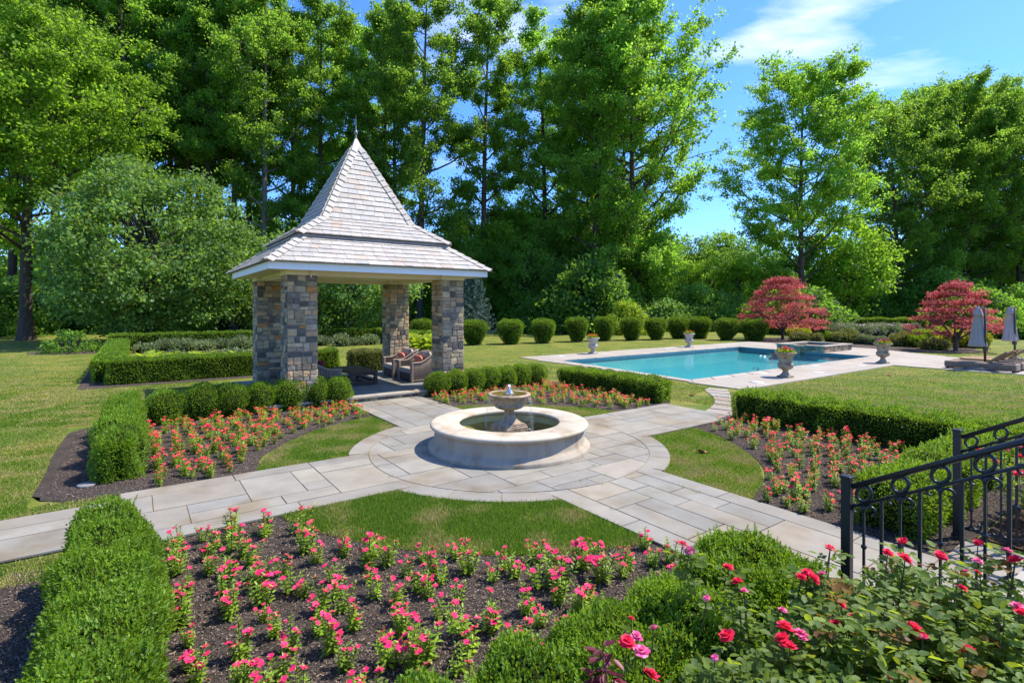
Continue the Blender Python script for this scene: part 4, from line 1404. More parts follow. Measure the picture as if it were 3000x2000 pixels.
def hull_box(hx, hy, h, r, seed, amp, wl, inset, cell=None):
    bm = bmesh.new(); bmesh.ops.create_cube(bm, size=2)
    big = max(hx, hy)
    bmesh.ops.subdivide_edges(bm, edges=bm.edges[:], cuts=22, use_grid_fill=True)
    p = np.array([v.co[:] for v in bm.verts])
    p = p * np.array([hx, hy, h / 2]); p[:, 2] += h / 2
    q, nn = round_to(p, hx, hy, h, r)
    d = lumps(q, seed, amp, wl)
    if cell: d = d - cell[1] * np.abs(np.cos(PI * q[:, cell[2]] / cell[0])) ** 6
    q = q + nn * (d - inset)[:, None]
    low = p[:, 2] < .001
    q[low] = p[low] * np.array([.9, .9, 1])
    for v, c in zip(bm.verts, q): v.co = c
    me = bpy.data.meshes.new('shade_hull'); bm.to_mesh(me); bm.free()
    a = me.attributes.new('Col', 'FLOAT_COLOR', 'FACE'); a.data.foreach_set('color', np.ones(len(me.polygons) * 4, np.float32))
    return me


def sprigs(p, nn, rr, k, L, n=8, ln=.075):
    """short upright shoots with paired leaves"""
    idx = rr.choice(len(p), k)
    P_, D_, N_, Ls = [], [], [], []
    for i in idx:
        ax = unit((nn[i] * .5 + rr.normal(size=3) * .25 + np.array([0, 0, .9]))[None])[0]
        a0 = rr.random() * 6
        for j in range(n):
            t = j / (n - 1)
            for s in (0, PI):
                a = a0 + j * PI / 2 + s
                sd = unit(np.cross(ax, [math.cos(a), math.sin(a), .2])[None])[0]
                P_.append(p[i] + ax * ln * t); D_.append(sd * (1 - .6 * t) + ax * (.6 + .6 * t)); N_.append(ax); Ls.append(L * (1.0 - .35 * t))
    return np.array(P_), np.array(D_), np.array(N_), np.array(Ls)


def hedge(name, label, u0, u1, v0, v1, h, L, dens, mat='box', seed=1, amp=.03, wl=.7, r=.12, six=False, shoots=0, cell=None, group=None, cat='hedge', asp=.48, depth=.06):
    rr = np.random.default_rng(seed)
    hx, hy = (u1 - u0) / 2, (v1 - v0) / 2
    root = thing(name, label, cat, P((u0 + u1) / 2, (v0 + v1) / 2, .005), YAW, group)
    n = int(dens * (4 * hx * hy + 4 * (hx + hy) * h))
    p, nn = rbox(n, hx, hy, h, r, rr)
    q, d, nm, Ls, Ws = leaf_shell(p, nn, rr, L, asp, seed, amp, wl, cell=cell, depth=depth)
    q[:, 2] = np.maximum(q[:, 2], .02)
    tint = np.clip(rr.normal(.5, .22, n) + lumps(p, seed + 5, .18, .5), 0, 1)
    if shoots:
        up = nn[:, 2] > .5
        a, b, c, e = sprigs(q[up], nn[up], rr, shoots, L * 1.05)
        q = np.concatenate([q, a]); d = np.concatenate([d, b]); nm = np.concatenate([nm, c]); Ls = np.concatenate([Ls, e]); Ws = np.concatenate([Ws, e * asp])
        tint = np.concatenate([tint, np.clip(rr.normal(.62, .2, len(a)), 0, 1)])
    link('foliage', leaf_mesh('foliage', q, d, nm, Ls, Ws, .12, six, tint), M[mat], root)
    link('shade_hull', hull_box(hx, hy, h, r, seed, amp, wl, depth * .9 + .02, cell), M['hull'], root)  # dark filler shell, blocks see-through and paints the gaps as shade
    return root


M['gold2'] = M['lime_leaf']
# parterre hedges
hedge('box_hedge', 'wide box hedge in the left foreground running back to the stone path', -5.93, -5.33, -6.6, -1.42, .66, .027, 7200, seed=2, amp=.065, wl=.6, six=True, shoots=520, r=.20, cell=(.85, .10, 1))
hedge('box_hedge', 'tall box hedge beyond the path, its end facing us beside the left flower bed', -5.93, -5.36, 1.55, 6.35, .68, .032, 4600, seed=3, amp=.065, wl=.6, shoots=320, r=.24, cell=(.8, .08, 1))
hedge('box_hedge', 'long box hedge between the back flower bed and the pool', 5.48, 6.18, 1.15, 5.15, .60, .042, 2300, seed=4, cell=(.62, .06, 1), amp=.05, wl=.55, r=.15)
hedge('box_hedge', 'long dark box hedge between the right flower bed and the sunny right lawn', 5.42, 6.15, -6.3, -.98, .64, .040, 2600, seed=5, cell=(.62, .06, 1), amp=.05, wl=.6, shoots=160, r=.12)
hedge('box_hedge', 'bright box hedge behind the railings joining the right flower bed to the landing', 1.28, 5.40, -5.72, -5.0, .60, .034, 3600, seed=6, cell=(.62, .06, 0), amp=.05, wl=.6, shoots=200, r=.15)
for k_, (a_, b_, v_, lb, hh) in enumerate(((-2.20, -1.30, -6.02, 'boxwood mound at the corner of the path, tallest of the front row', .70), (-3.50, -2.15, -6.02, 'boxwood mound in the middle of the front row, behind the red roses', .60), (-5.22, -3.42, -5.92, 'boxwood mound at the bottom edge of the photo in the front row', .56))):
    hedge('boxwood_shrub', lb, a_, b_, v_, v_ + .84, hh, (.027), 9500, seed=10 + k_, amp=.06, wl=.45, six=True, shoots=170, r=.28, group='boxwood mounds along the front of the flower bed', cat='shrub')


# revolve-shaped shrubs
def revolve_mesh(prof, n, L, asp, seed, amp, wl, depth, up=.45, six=False):
    rr = np.random.default_rng(seed)
    pr = np.array(prof, float)
    seg = np.diff(pr, axis=0); ln = np.linalg.norm(seg, axis=1); mid = (pr[:-1, 0] + pr[1:, 0]) / 2
    w = ln * np.maximum(mid, .02)
    i = rr.choice(len(seg), n, p=w / w.sum()); t = rr.random(n)
    rz = pr[i] + seg[i] * t[:, None]
    a = rr.random(n) * 2 * PI
    p = np.stack([rz[:, 0] * np.cos(a), rz[:, 0] * np.sin(a), rz[:, 1]], 1)
    nr = np.stack([seg[:, 1], -seg[:, 0]], 1); nr = unit(nr)[i]
    nn = np.stack([nr[:, 0] * np.cos(a), nr[:, 0] * np.sin(a), nr[:, 1]], 1)
    q, d, nm, Ls, Ws = leaf_shell(p, nn, rr, L, asp, seed, amp, wl, depth, up)
    q[:, 2] = np.maximum(q[:, 2], .02)
    tint = np.clip(rr.normal(.5, .22, n) + lumps(p, seed + 3, .15, .5), 0, 1)
    fol = leaf_mesh('foliage', q, d, nm, Ls, Ws, .12, six, tint)
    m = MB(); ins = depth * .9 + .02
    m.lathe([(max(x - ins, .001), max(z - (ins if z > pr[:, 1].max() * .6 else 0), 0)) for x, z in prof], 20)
    hull = m.mesh('shade_hull')
    return fol, hull


def dome(Rr, H, base=.8, n=9, pw=2.4):
    out = [(Rr * base, 0), (Rr * (base + 1) / 2, H * .16)]
    for t in np.linspace(0, 1, n):
        a = t * PI / 2
        out.append((Rr * max(math.cos(a), 0) ** (2 / pw), H * .36 + H * .64 * math.sin(a) ** (2 / pw)))
    out[-1] = (.001, H)
    return out


ROUND = [revolve_mesh(dome(.40, .74, .72), 5200, .038, .5, 60 + k, .035, .4, .06) for k in range(3)]


def shrub(name, label, cat, meshes, mat, loc, rz, s, group):
    root = thing(name, label, cat, loc, rz, group, s)
    put('foliage', meshes[0], root); put('shade_hull', meshes[1], root)
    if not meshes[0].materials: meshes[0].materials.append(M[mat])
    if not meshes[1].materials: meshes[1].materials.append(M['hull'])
    return root


ordn = ['first', 'second', 'third', 'fourth', 'fifth', 'sixth', 'seventh', 'eighth', 'ninth', 'tenth', 'eleventh', 'twelfth']
us_ = [-1.20, -1.78, -2.40, -3.02, -3.62, -4.22, -4.92]
for k_, u_ in enumerate(us_):
    shrub('round_boxwood', f'round boxwood before the left pavilion pillars, {ordn[k_]} leftward from the step', 'shrub', ROUND[k_ % 3], 'box', P(u_, 5.95 + (k_ % 2) * .04, .005), k_ * 1.3, (.93, .93, .98 + .05 * (k_ % 3)), 'round boxwoods left of the pavilion step')
us_ = [1.55, 2.13, 2.72, 3.32, 3.90, 4.50, 5.10]
for k_, u_ in enumerate(us_):
    shrub('round_boxwood', f'round boxwood right of the pavilion step, {ordn[k_]} rightward from the step', 'shrub', ROUND[(k_ + 1) % 3], 'box', P(u_, 5.72 + (k_ % 2) * .05, .005), k_ * 1.9, (.96, .96, .92 + .03 * (k_ % 2)), 'round boxwoods right of the pavilion step')

# tub-shaped clipped yews along the far lawn
TUB = [revolve_mesh([(.40, 0), (.46, .12), (.66, .55), (.80, 1.0), (.84, 1.25), (.78, 1.45), (.60, 1.57), (.30, 1.62), (.001, 1.63)], 6500, .10, .42, 80 + k, .06, .7, .10) for k in range(3)]
tx_ = [(110, 430, 1.0, .95), (555, 470, 1.0, 1.0), (870, 463, 1.03, 1), (1150, 455, .98, 1), (1445, 443, .95, 1.06), (1680, 435, .93, 1.08), (1910, 430, .98, 1.03)]
tubs = [(1200 + x / 2.94, 850 + y / 2.94, sx, sz) for x, y, sx, sz in tx_]
tubs += [(1500 + x / 2.94, 850 + y / 2.94, sx, sz) for x, y, sx, sz in ((1237, 426, .98, 1.0), (1432, 416, 1.04, 1.03), (1612, 416, 1.06, 1.03), (1850, 430, 1.04, 1.0), (2095, 435, 1.14, .98))]
for k_, (x_, y_, sx, sz) in enumerate(tubs):
    p_ = at(x_, y_)
    shrub('clipped_yew', f'tub-shaped clipped yew, {ordn[k_]} from the left in the row along the far lawn', 'topiary', TUB[k_ % 3], 'yew', (p_.x, p_.y, 0), k_ * 1.1, (sx, sx, sz), 'row of clipped yews along the far lawn')

# hedges of the back garden
BH = [('low clipped hedge with square corner at left, nearest us behind the left pillars', -6.2, 1.2, 13.45, 14.35, .78), ('clipped hedge running back from the square corner at the left lawn', -6.6, -5.75, 14.40, 29.0, .74),
      ('far clipped hedge closing the back garden, seen left of and between the pillars', -6.6, 8.6, 29.3, 30.2, .95), ('short clipped hedge end behind the right pillars of the pavilion', 8.7, 9.6, 22.0, 30.0, .95)]
for k_, (lb, a_, b_, c_, d_, h_) in enumerate(BH):
    hedge('clipped_hedge', lb, a_, b_, c_, d_, h_, (.055, .08, .10, .10)[k_], (1900, 800, 420, 420)[k_], seed=30 + k_, amp=.03, wl=.9, r=.10, mat=('yew', 'box', 'yew', 'yew')[k_], depth=.06, group='hedges round the back garden')
hedge('clipped_hedge', 'clipped two-tone block shrub standing between the coffee table and the back pillar', 1.35, 2.75, 12.2, 13.1, .80, .06, 1300, seed=37, mat='olive', amp=.04, wl=.5, r=.12, cat='shrub')


# hostas and perennials of the back garden
def rosette(n, L, asp, seed, Rr, h):
    rr = np.random.default_rng(seed)
    a = rr.random(n) * 2 * PI; rad = Rr * .55 * np.sqrt(rr.random(n))
    pos = np.stack([rad * np.cos(a), rad * np.sin(a), rr.uniform(.1, 1, n) * h * (1 - (rad / Rr) ** 2)], 1)
    d = unit(np.stack([np.cos(a), np.sin(a), rr.uniform(-.1, .8, n)], 1) + rr.normal(size=(n, 3)) * .25)
    Ls = L * rr.uniform(.6, 1.2, n)
    return leaf_mesh('foliage', pos, d, np.tile([0, 0, 1.], (n, 1)), Ls, Ls * asp, .15, True)


HOSTA = [rosette(160, .34, .55, 90 + k, .8, .55) for k in range(3)]
for m_ in HOSTA: m_.materials.append(M['lime_leaf'])
for k_, (u_, v_, s_) in enumerate(((-4.9, 15.4, 1.0), (-3.9, 15.0, .9), (-4.4, 16.6, 1.2), (-2.9, 15.6, 1.0), (-2.0, 15.0, .9), (-1.0, 15.6, 1.0), (-3.2, 17.5, 1.1), (-1.9, 17.2, 1.0), (-4.9, 18.5, 1.1))):
    o_ = put('hosta', HOSTA[k_ % 3], None, P(u_, v_, .01), k_ * 2.2, s_)
    tag(o_, 'lime green hosta growing inside the hedge left of the pavilion', 'plant', 'lime green hostas left of the pavilion')
for k_, (x_, y_, s_) in enumerate(((1205, 1035, 1.3), (1232, 1030, 1.5), (1262, 1033, 1.3), (1222, 1018, 1.5), (1250, 1016, 1.5), (1285, 1020, 1.3))):
    p_ = at(x_, y_)
    o_ = put('hosta', HOSTA[k_ % 3], None, (p_.x, p_.y, .01), k_ * 1.7, s_)
    tag(o_, 'bright green leafy plant seen between the two right pavilion pillars', 'plant', 'bright plants between the right pillars')
LOWP = [revolve_mesh(dome(.55, .5, .9), 700, .12, .5, 95 + k, .08, .4, .16, .7) for k in range(2)]
for k_ in range(14):
    u_ = -5.0 + k_ * .95; v_ = 27.9 + .5 * math.sin(k_ * 2.1)
    if k_ > 8: v_ -= (k_ - 8) * .35
    shrub('perennial', 'pale green perennial along the foot of the far back hedge', 'plant', LOWP[k_ % 2], 'palegreen', P(u_, v_, .0), k_ * 1.4, (1.1, 1.1, 1 + .2 * (k_ % 3)), 'perennials along the far back hedge')
for k_ in range(10):   # white flowering strip in the left enclosure
    shrub('perennial', 'flowering perennial inside the hedge just left of the pillars', 'plant', LOWP[k_ % 2], 'gold2', P(-4.6 + k_ * .62, 20.5 + .8 * math.sin(k_ * 1.7), .0), k_ * 1.1, (.9, .9, .9), 'perennials in the left back garden')

# ================================================================== PERIWINKLES
def blossom_mesh(seed, Rr=.025):
    rr = np.random.default_rng(seed)
    a = np.arange(5) * 2 * PI / 5 + rr.random()
    d = np.stack([np.cos(a), np.sin(a), rr.uniform(-.05, .28, 5)], 1)
    me = leaf_mesh('blossom', np.zeros((5, 3)), d, np.tile([0, 0, 1.], (5, 1)), Rr * 1.08, Rr * 1.05, .03, True)
    me.materials.append(M['petal']); return me


BLOS = [blossom_mesh(k) for k in range(4)]
BLOSR = [b.copy() for b in BLOS]
for b_ in BLOSR:
    b_.materials.clear(); b_.materials.append(M['petalred'])


def peri_mesh(seed):
    rr = np.random.default_rng(seed)
    ns = rr.integers(4, 8)
    P_, D_, N_, L_ = [], [], [], []
    st = MB(); tips = []
    for s in range(ns):
        a = s * 2.4 + rr.random(); lean = rr.uniform(.08, .55) if s else .05
        H = rr.uniform(.15, .27) * (1.0 if s else 1.15)
        ax = np.array([math.cos(a) * lean, math.sin(a) * lean, 1.0]); ax /= np.linalg.norm(ax)
        b0 = np.array([math.cos(a) * .02, math.sin(a) * .02, 0])
        st.tube([b0, b0 + ax * H * .5, b0 + ax * H], .0035, 4, cap=False)
        k = int(H / .021); a0 = rr.random() * 6
        for j in range(k + 1):
            t = .18 + .82 * j / k
            for q in (0, PI):
                b = a0 + j * 1.75 + q
                o = np.array([math.cos(b), math.sin(b), 0])
                P_.append(b0 + ax * H * t); D_.append(o + ax * (.15 + .55 * t + rr.normal(0, .2)) - np.array([0, 0, .35 * (1 - t)])); N_.append(ax + o * .1); L_.append(rr.uniform(.045, .075) * (1.12 - .45 * t))
        if rr.random() < .74: tips.append(b0 + ax * (H + .006))
        if rr.random() < .32: tips.append(b0 + ax * H * .86 + np.array([math.cos(a0), math.sin(a0), .3]) * .035)
    n = len(P_)
    tint = np.clip(rr.normal(.5, .25, n), 0, 1)
    L_ = np.array(L_)
    me = leaf_mesh('foliage', np.array(P_), np.array(D_), np.array(N_), L_, L_ * .42, .10, True, tint)
    me.materials.append(M['peri'])
    sm = st.mesh('stems'); sm.materials.append(M['stem'])
    return me, sm, tips


PERI = [peri_mesh(100 + k) for k in range(9)]


def plant_spots():
    rs = random.Random(17); out = []
    for bed, su, sv, umax, vmax, du, dv in (('front', -1, -1, 5.28, 5.0, .285, .255), ('left', -1, 1, 5.2, 5.45, .285, .25), ('right', 1, -1, 5.3, 4.95, .29, .25), ('back', 1, 1, 5.4, 5.25, .29, .26)):
        u = 1.16
        row = 0
        while u < umax:
            v = 1.14 + (row % 2) * dv * .5
            while v < vmax:
                r = math.hypot(u, v)
                if r > RG + .14 and rs.random() > .09:
                    uu, vv = u + rs.gauss(0, .05), v + rs.gauss(0, .045)
                    out.append((bed, su * uu, sv * vv, min(1.25, max(.5, rs.gauss(.88 if bed == 'front' else .80, .15))), rs.random() * 6.3))
                v += dv
            u += du; row += 1
    return out


spots_ = plant_spots()
spots_.sort(key=lambda s: P(s[1], s[2]).length)
plab = {'front': ('pink periwinkle in the foreground mulch bed between the box hedges', 'periwinkles in the foreground bed'),
        'left': ('pink periwinkle in the left mulch bed before the pavilion boxwoods', 'periwinkles in the left bed'),
        'right': ('pink periwinkle in the right mulch bed between the fountain and the iron railings', 'periwinkles in the right bed'),
        'back': ('pink periwinkle in the back mulch bed behind the fountain', 'periwinkles behind the fountain')}
prs = random.Random(23)
for bed, u_, v_, s_, a_ in spots_[:296]:
    fo_, st_, tips_ = PERI[prs.randrange(len(PERI))]
    lb, gr = plab[bed]
    root_ = thing('periwinkle', lb, 'flower plant', P(u_, v_, .006), a_, gr, s_)
    put('foliage', fo_, root_); put('stems', st_, root_)
    for tp in tips_:
        if prs.random() < .9:
            b_ = put('blossom', (BLOS if bed == 'front' else BLOSR)[prs.randrange(4)], root_, tp, prs.random() * 6.3, prs.uniform(1.0, 1.4))
            b_.rotation_euler = (prs.uniform(-.5, .5), prs.uniform(-.5, .5), prs.random() * 6)


def merge_plants(spots):
    V, F, T, MI = [], [], [], []
    off = 0
    def grab(me):
        v = np.empty(len(me.vertices) * 3, np.float32); me.vertices.foreach_get('co', v)
        f = np.empty(len(me.loops), np.int32); me.loops.foreach_get('vertex_index', f)
        t = np.empty(len(me.polygons), np.float32); me.attributes['tint'].data.foreach_get('value', t)
        return v.reshape(-1, 3), f.reshape(-1, 4), t
    pf = [grab(p[0]) for p in PERI]; bf = [grab(b) for b in BLOS]
    def addm(g, Mx, mi):
        nonlocal off
        v, f, t = g
        w = v @ np.array(Mx.to_3x3()).T + np.array(Mx.translation)
        V.append(w); F.append(f + off); T.append(t); MI.append(np.full(len(f), mi)); off += len(v)
    for bed, u, v, s, a in spots:
        k = prs.randrange(len(PERI))
        Mx = Matrix.Translation(P(u, v, .006)) @ Matrix.Rotation(a, 4, 'Z') @ Matrix.Scale(s, 4)
        addm(pf[k], Mx, 0)
        for tp in PERI[k][2]:
            if prs.random() < .9: addm(bf[prs.randrange(4)], Mx @ Matrix.Translation(tp) @ Matrix.Rotation(prs.uniform(-.4, .4), 4, 'X') @ Matrix.Scale(1.45, 4), 1)
    me = np_mesh('periwinkle_bedding', np.concatenate(V), np.concatenate(F), np.concatenate(T))
    me.polygons.foreach_set('material_index', np.concatenate(MI).astype(np.int32))
    o = link('periwinkle_bedding', me, [M['peri'], M['petalred']])
    tag(o, 'dense pink periwinkles in the farther flower beds behind and right of the fountain', 'flowers', kind='stuff')


merge_plants(spots_[296:])


# ================================================================== GRASS BLADES AND MULCH CHIPS
def blades(name, uvp, hmin, hmax, w, label, dry=.2, seed=1, xy=False, lush=.3):
    rr = np.random.default_rng(seed)
    n = len(uvp)
    pos = np.zeros((n, 3))
    if xy: pos[:, :2] = uvp
    else:
        pos[:, 0] = CEN[0] + uvp[:, 0] * AX[0] + uvp[:, 1] * BX[0]; pos[:, 1] = CEN[1] + uvp[:, 0] * AX[1] + uvp[:, 1] * BX[1]
    d = rr.normal(size=(n, 3)) * .42; d[:, 2] = 1
    L = rr.uniform(hmin, hmax, n)
    nm = rr.normal(size=(n, 3)); nm[:, 2] *= .3
    me = leaf_mesh(name, pos, d, nm, L, np.full(n, w) * rr.uniform(.7, 1.4, n), .1)
    ln = lumps(pos, 7, .55, .7) + lumps(pos, 9, .3, .25)
    ln = ln + lumps(pos, 21, .5, 2.6) * (1 if xy else .4)
    mi = (rr.random(n) < np.clip(dry + ln * .75, .02, .88)).astype(np.int32)
    mi[(mi == 0) & (rr.random(n) < np.clip(lush - ln * .6, 0, .9))] = 2
    me.polygons.foreach_set('material_index', mi)
    o = link(name, me, [M['blade'], M['strawblade'], M['lushblade']])
    tag(o, label, 'grass', kind='stuff')


def ring_pts(n, su, sv, rr, r0=2.775, r1=RG - .02):
    out = []
    while len(out) < n:
        a = rr.uniform(0, PI / 2, n); r = np.sqrt(rr.uniform(r0 ** 2, r1 ** 2, n))
        u, v = r * np.cos(a), r * np.sin(a)
        k = (u > 1.005) & (v > 1.005)
        out += list(zip(su * u[k], sv * v[k]))
    return np.array(out[:n])


gr_ = np.random.default_rng(5)
blades('grass_blades', ring_pts(80000, -1, -1, gr_, 2.75, RG + .05), .032, .078, .0055, 'green grass blades of the patch in front of the fountain', .06, 1, lush=.75)
blades('grass_blades', ring_pts(42000, -1, 1, gr_), .018, .040, .0075, 'short grass blades of the patch left of the fountain', .36, 2)
blades('grass_blades', ring_pts(42000, 1, -1, gr_), .018, .042, .0075, 'short grass blades of the patch right of the fountain', .36, 3)
blades('grass_blades', ring_pts(22000, 1, 1, gr_), .018, .040, .009, 'short grass blades of the patch behind the fountain', .36, 4)


def lawn_pts(n, rr, y0, y1, x0, x1, fade):
    out = np.zeros((0, 2))
    while len(out) < n:
        Y = y0 * (y1 / y0) ** rr.random(n * 2); X = rr.uniform(x0, x1, n * 2) * Y
        dx, dy = X - CEN[0], Y - CEN[1]
        u = dx * AX[0] + dy * AX[1]; v = dx * BX[0] + dy * BX[1]
        k = (u < -6.56) & ~((v > -.68) & (v < .72)) & (u > -40) & ~((u > -6.95) & (v > 12.7))
        k |= (u < -6.0) & (u > -6.6) & (v > -1.3) & (v < -.7)
        k |= (u < -5.7) & (u > -6.6) & (v > .72) & (v < 1.1)
        k |= (v > 6.55) & (v < 12.8) & (u < -3.2) & (u > -40)
        k |= (u > 6.42) & (v < 1.05) & (u < 20.9)
        k |= (u > 6.3) & (v > 1.0) & (u < 9.3) & ~((v < 1.6) & (u > 7))
        k |= (v > 6.4) & (u > 3.1) & (u < 9.2) & (v < 40)
        k |= (v > 13.4) & (u > 3.1) & (u < 30)
        k &= rr.random(len(k)) > np.clip((Y - fade) / (y1 - fade), 0, 1) ** .7
        out = np.concatenate([out, np.stack([X[k], Y[k]], 1)])
    return out[:n]


blades('grass_blades', lawn_pts(110000, gr_, 4.2, 22, -1.02, 1.02, 9), .018, .040, .009, 'mown grass blades of the nearer lawn', .34, 6, True)
blades('grass_blades', lawn_pts(110000, gr_, 11, 40, -1.02, 1.02, 18), .022, .045, .018, 'mown grass tufts of the farther lawn', .38, 7, True)


def chips(name, n, pts, seed, label, mats):
    rr = np.random.default_rng(seed)
    pos = np.stack([CEN[0] + pts[:, 0] * AX[0] + pts[:, 1] * BX[0], CEN[1] + pts[:, 0] * AX[1] + pts[:, 1] * BX[1], rr.uniform(.008, .026, len(pts))], 1)
    d = rr.normal(size=(len(pts), 3)); d[:, 2] *= .35
    nm = rr.normal(size=(len(pts), 3)) * .45; nm[:, 2] += 1
    L = rr.uniform(.010, .034, len(pts))
    me = leaf_mesh(name, pos, d, nm, L, L * rr.uniform(.2, .5, len(pts)), .05)
    me.polygons.foreach_set('material_index', (rr.random(len(pts)) < .07).astype(np.int32))
    o = link(name, me, mats); tag(o, label, 'mulch', kind='stuff')


def bed_pts(n, rr, su, sv, umax, vmax):
    out = np.zeros((0, 2))
    while len(out) < n:
        u = rr.uniform(1.03, umax, n); v = rr.uniform(1.03, vmax, n)
        k = np.hypot(u, v) > RG + .03
        out = np.concatenate([out, np.stack([su * u[k], sv * v[k]], 1)])
    return out[:n]


M['chipdark'] = leaf_mat('bark_chip', (0.045, 0.033, 0.026), (0.200, 0.155, 0.122), (0.02, 0.015, 0.01), 0.02, 0.95, 0.1, 0)
M['chippale'] = leaf_mat('pale_bark_chip', (0.16, 0.10, 0.06), (0.30, 0.21, 0.13), (0.02, 0.015, 0.01), 0.02, 0.9, 0.1, 0)
M['chipwood'] = leaf_mat('wood_chip', (0.09, 0.05, 0.03), (0.27, 0.17, 0.11), (0.02, 0.015, 0.01), 0.02, 0.9, 0.1, 0)
chips('mulch_chips', 0, bed_pts(70000, gr_, -1, -1, 6.4, 6.0), 3, 'dark bark chips of the foreground bed', [M['chipdark'], M['chippale']])
chips('mulch_chips', 0, bed_pts(36000, gr_, -1, 1, 6.4, 6.2), 4, 'dark bark chips of the left bed', [M['chipdark'], M['chippale']])
chips('mulch_chips', 0, bed_pts(36000, gr_, 1, -1, 6.2, 5.9), 5, 'dark bark chips of the right bed', [M['chipdark'], M['chippale']])
wp_ = np.stack([gr_.uniform(1.97, 5.5, 16000), gr_.uniform(-9, -6.03, 16000)], 1)
chips('mulch_chips', 0, wp_, 6, 'pale wood chips beside the farther railing', [M['chipwood'], M['chippale']])


# joints with weeds
def weeds():
    rr = np.random.default_rng(8); P_, D_ = [], []
    for (x, y) in ((1774, 1397), (1764, 1425), (1706, 1416), (1720, 1427), (2000, 1433), (2040, 1447), (1796, 1498), (1078, 1337), (1146, 1403), (1740, 1368), (1709, 1345)):
        c = np.array(at(x, y)[:])
        for _ in range(16):
            o = rr.normal(size=3) * .028; o[2] = 0
            P_.append(c + o + np.array([0, 0, .03])); dd = rr.normal(size=3) * .8; dd[2] = .6; D_.append(dd)
    n = len(P_)
    me = leaf_mesh('joint_weeds', np.array(P_), np.array(D_), np.tile([0, 0, 1.], (n, 1)), rr.uniform(.02, .045, n), .006, .1)
    tag(link('joint_weeds', me, M['blade']), 'tiny weeds sprouting from the paving joints near the fountain', 'weeds', kind='stuff')


weeds()


# ================================================================== ROSES
def rose_bloom(seed, mat, Rr=.042):
    rr = np.random.default_rng(seed)
    P_, D_, N_, L_ = [], [], [], []
    for ring, (k, el, l) in enumerate(((6, .12, 1.0), (5, .55, .85), (4, 1.3, .6), (3, 2.6, .45))):
        for i in range(k):
            a = 2 * PI * i / k + ring * .6 + rr.normal() * .12
            P_.append((0, 0, ring * .002)); D_.append((math.cos(a), math.sin(a), el + rr.normal() * .12)); N_.append((-math.cos(a) * .4, -math.sin(a) * .4, 1)); L_.append(Rr * l * rr.uniform(.85, 1.12))
    L_ = np.array(L_)
    V, F = leaf_geo(np.array(P_), np.array(D_, float), np.array(N_, float), L_, L_ * 1.05, -.10, True)
    t = rr.random(len(P_))
    me = np_mesh('blossom', V, F, np.concatenate([t, t])); me.materials.append(M[mat]); return me


RB = [rose_bloom(k, 'rosepetal') for k in range(5)] + [rose_bloom(20 + k, 'rosepink', .036) for k in range(2)]


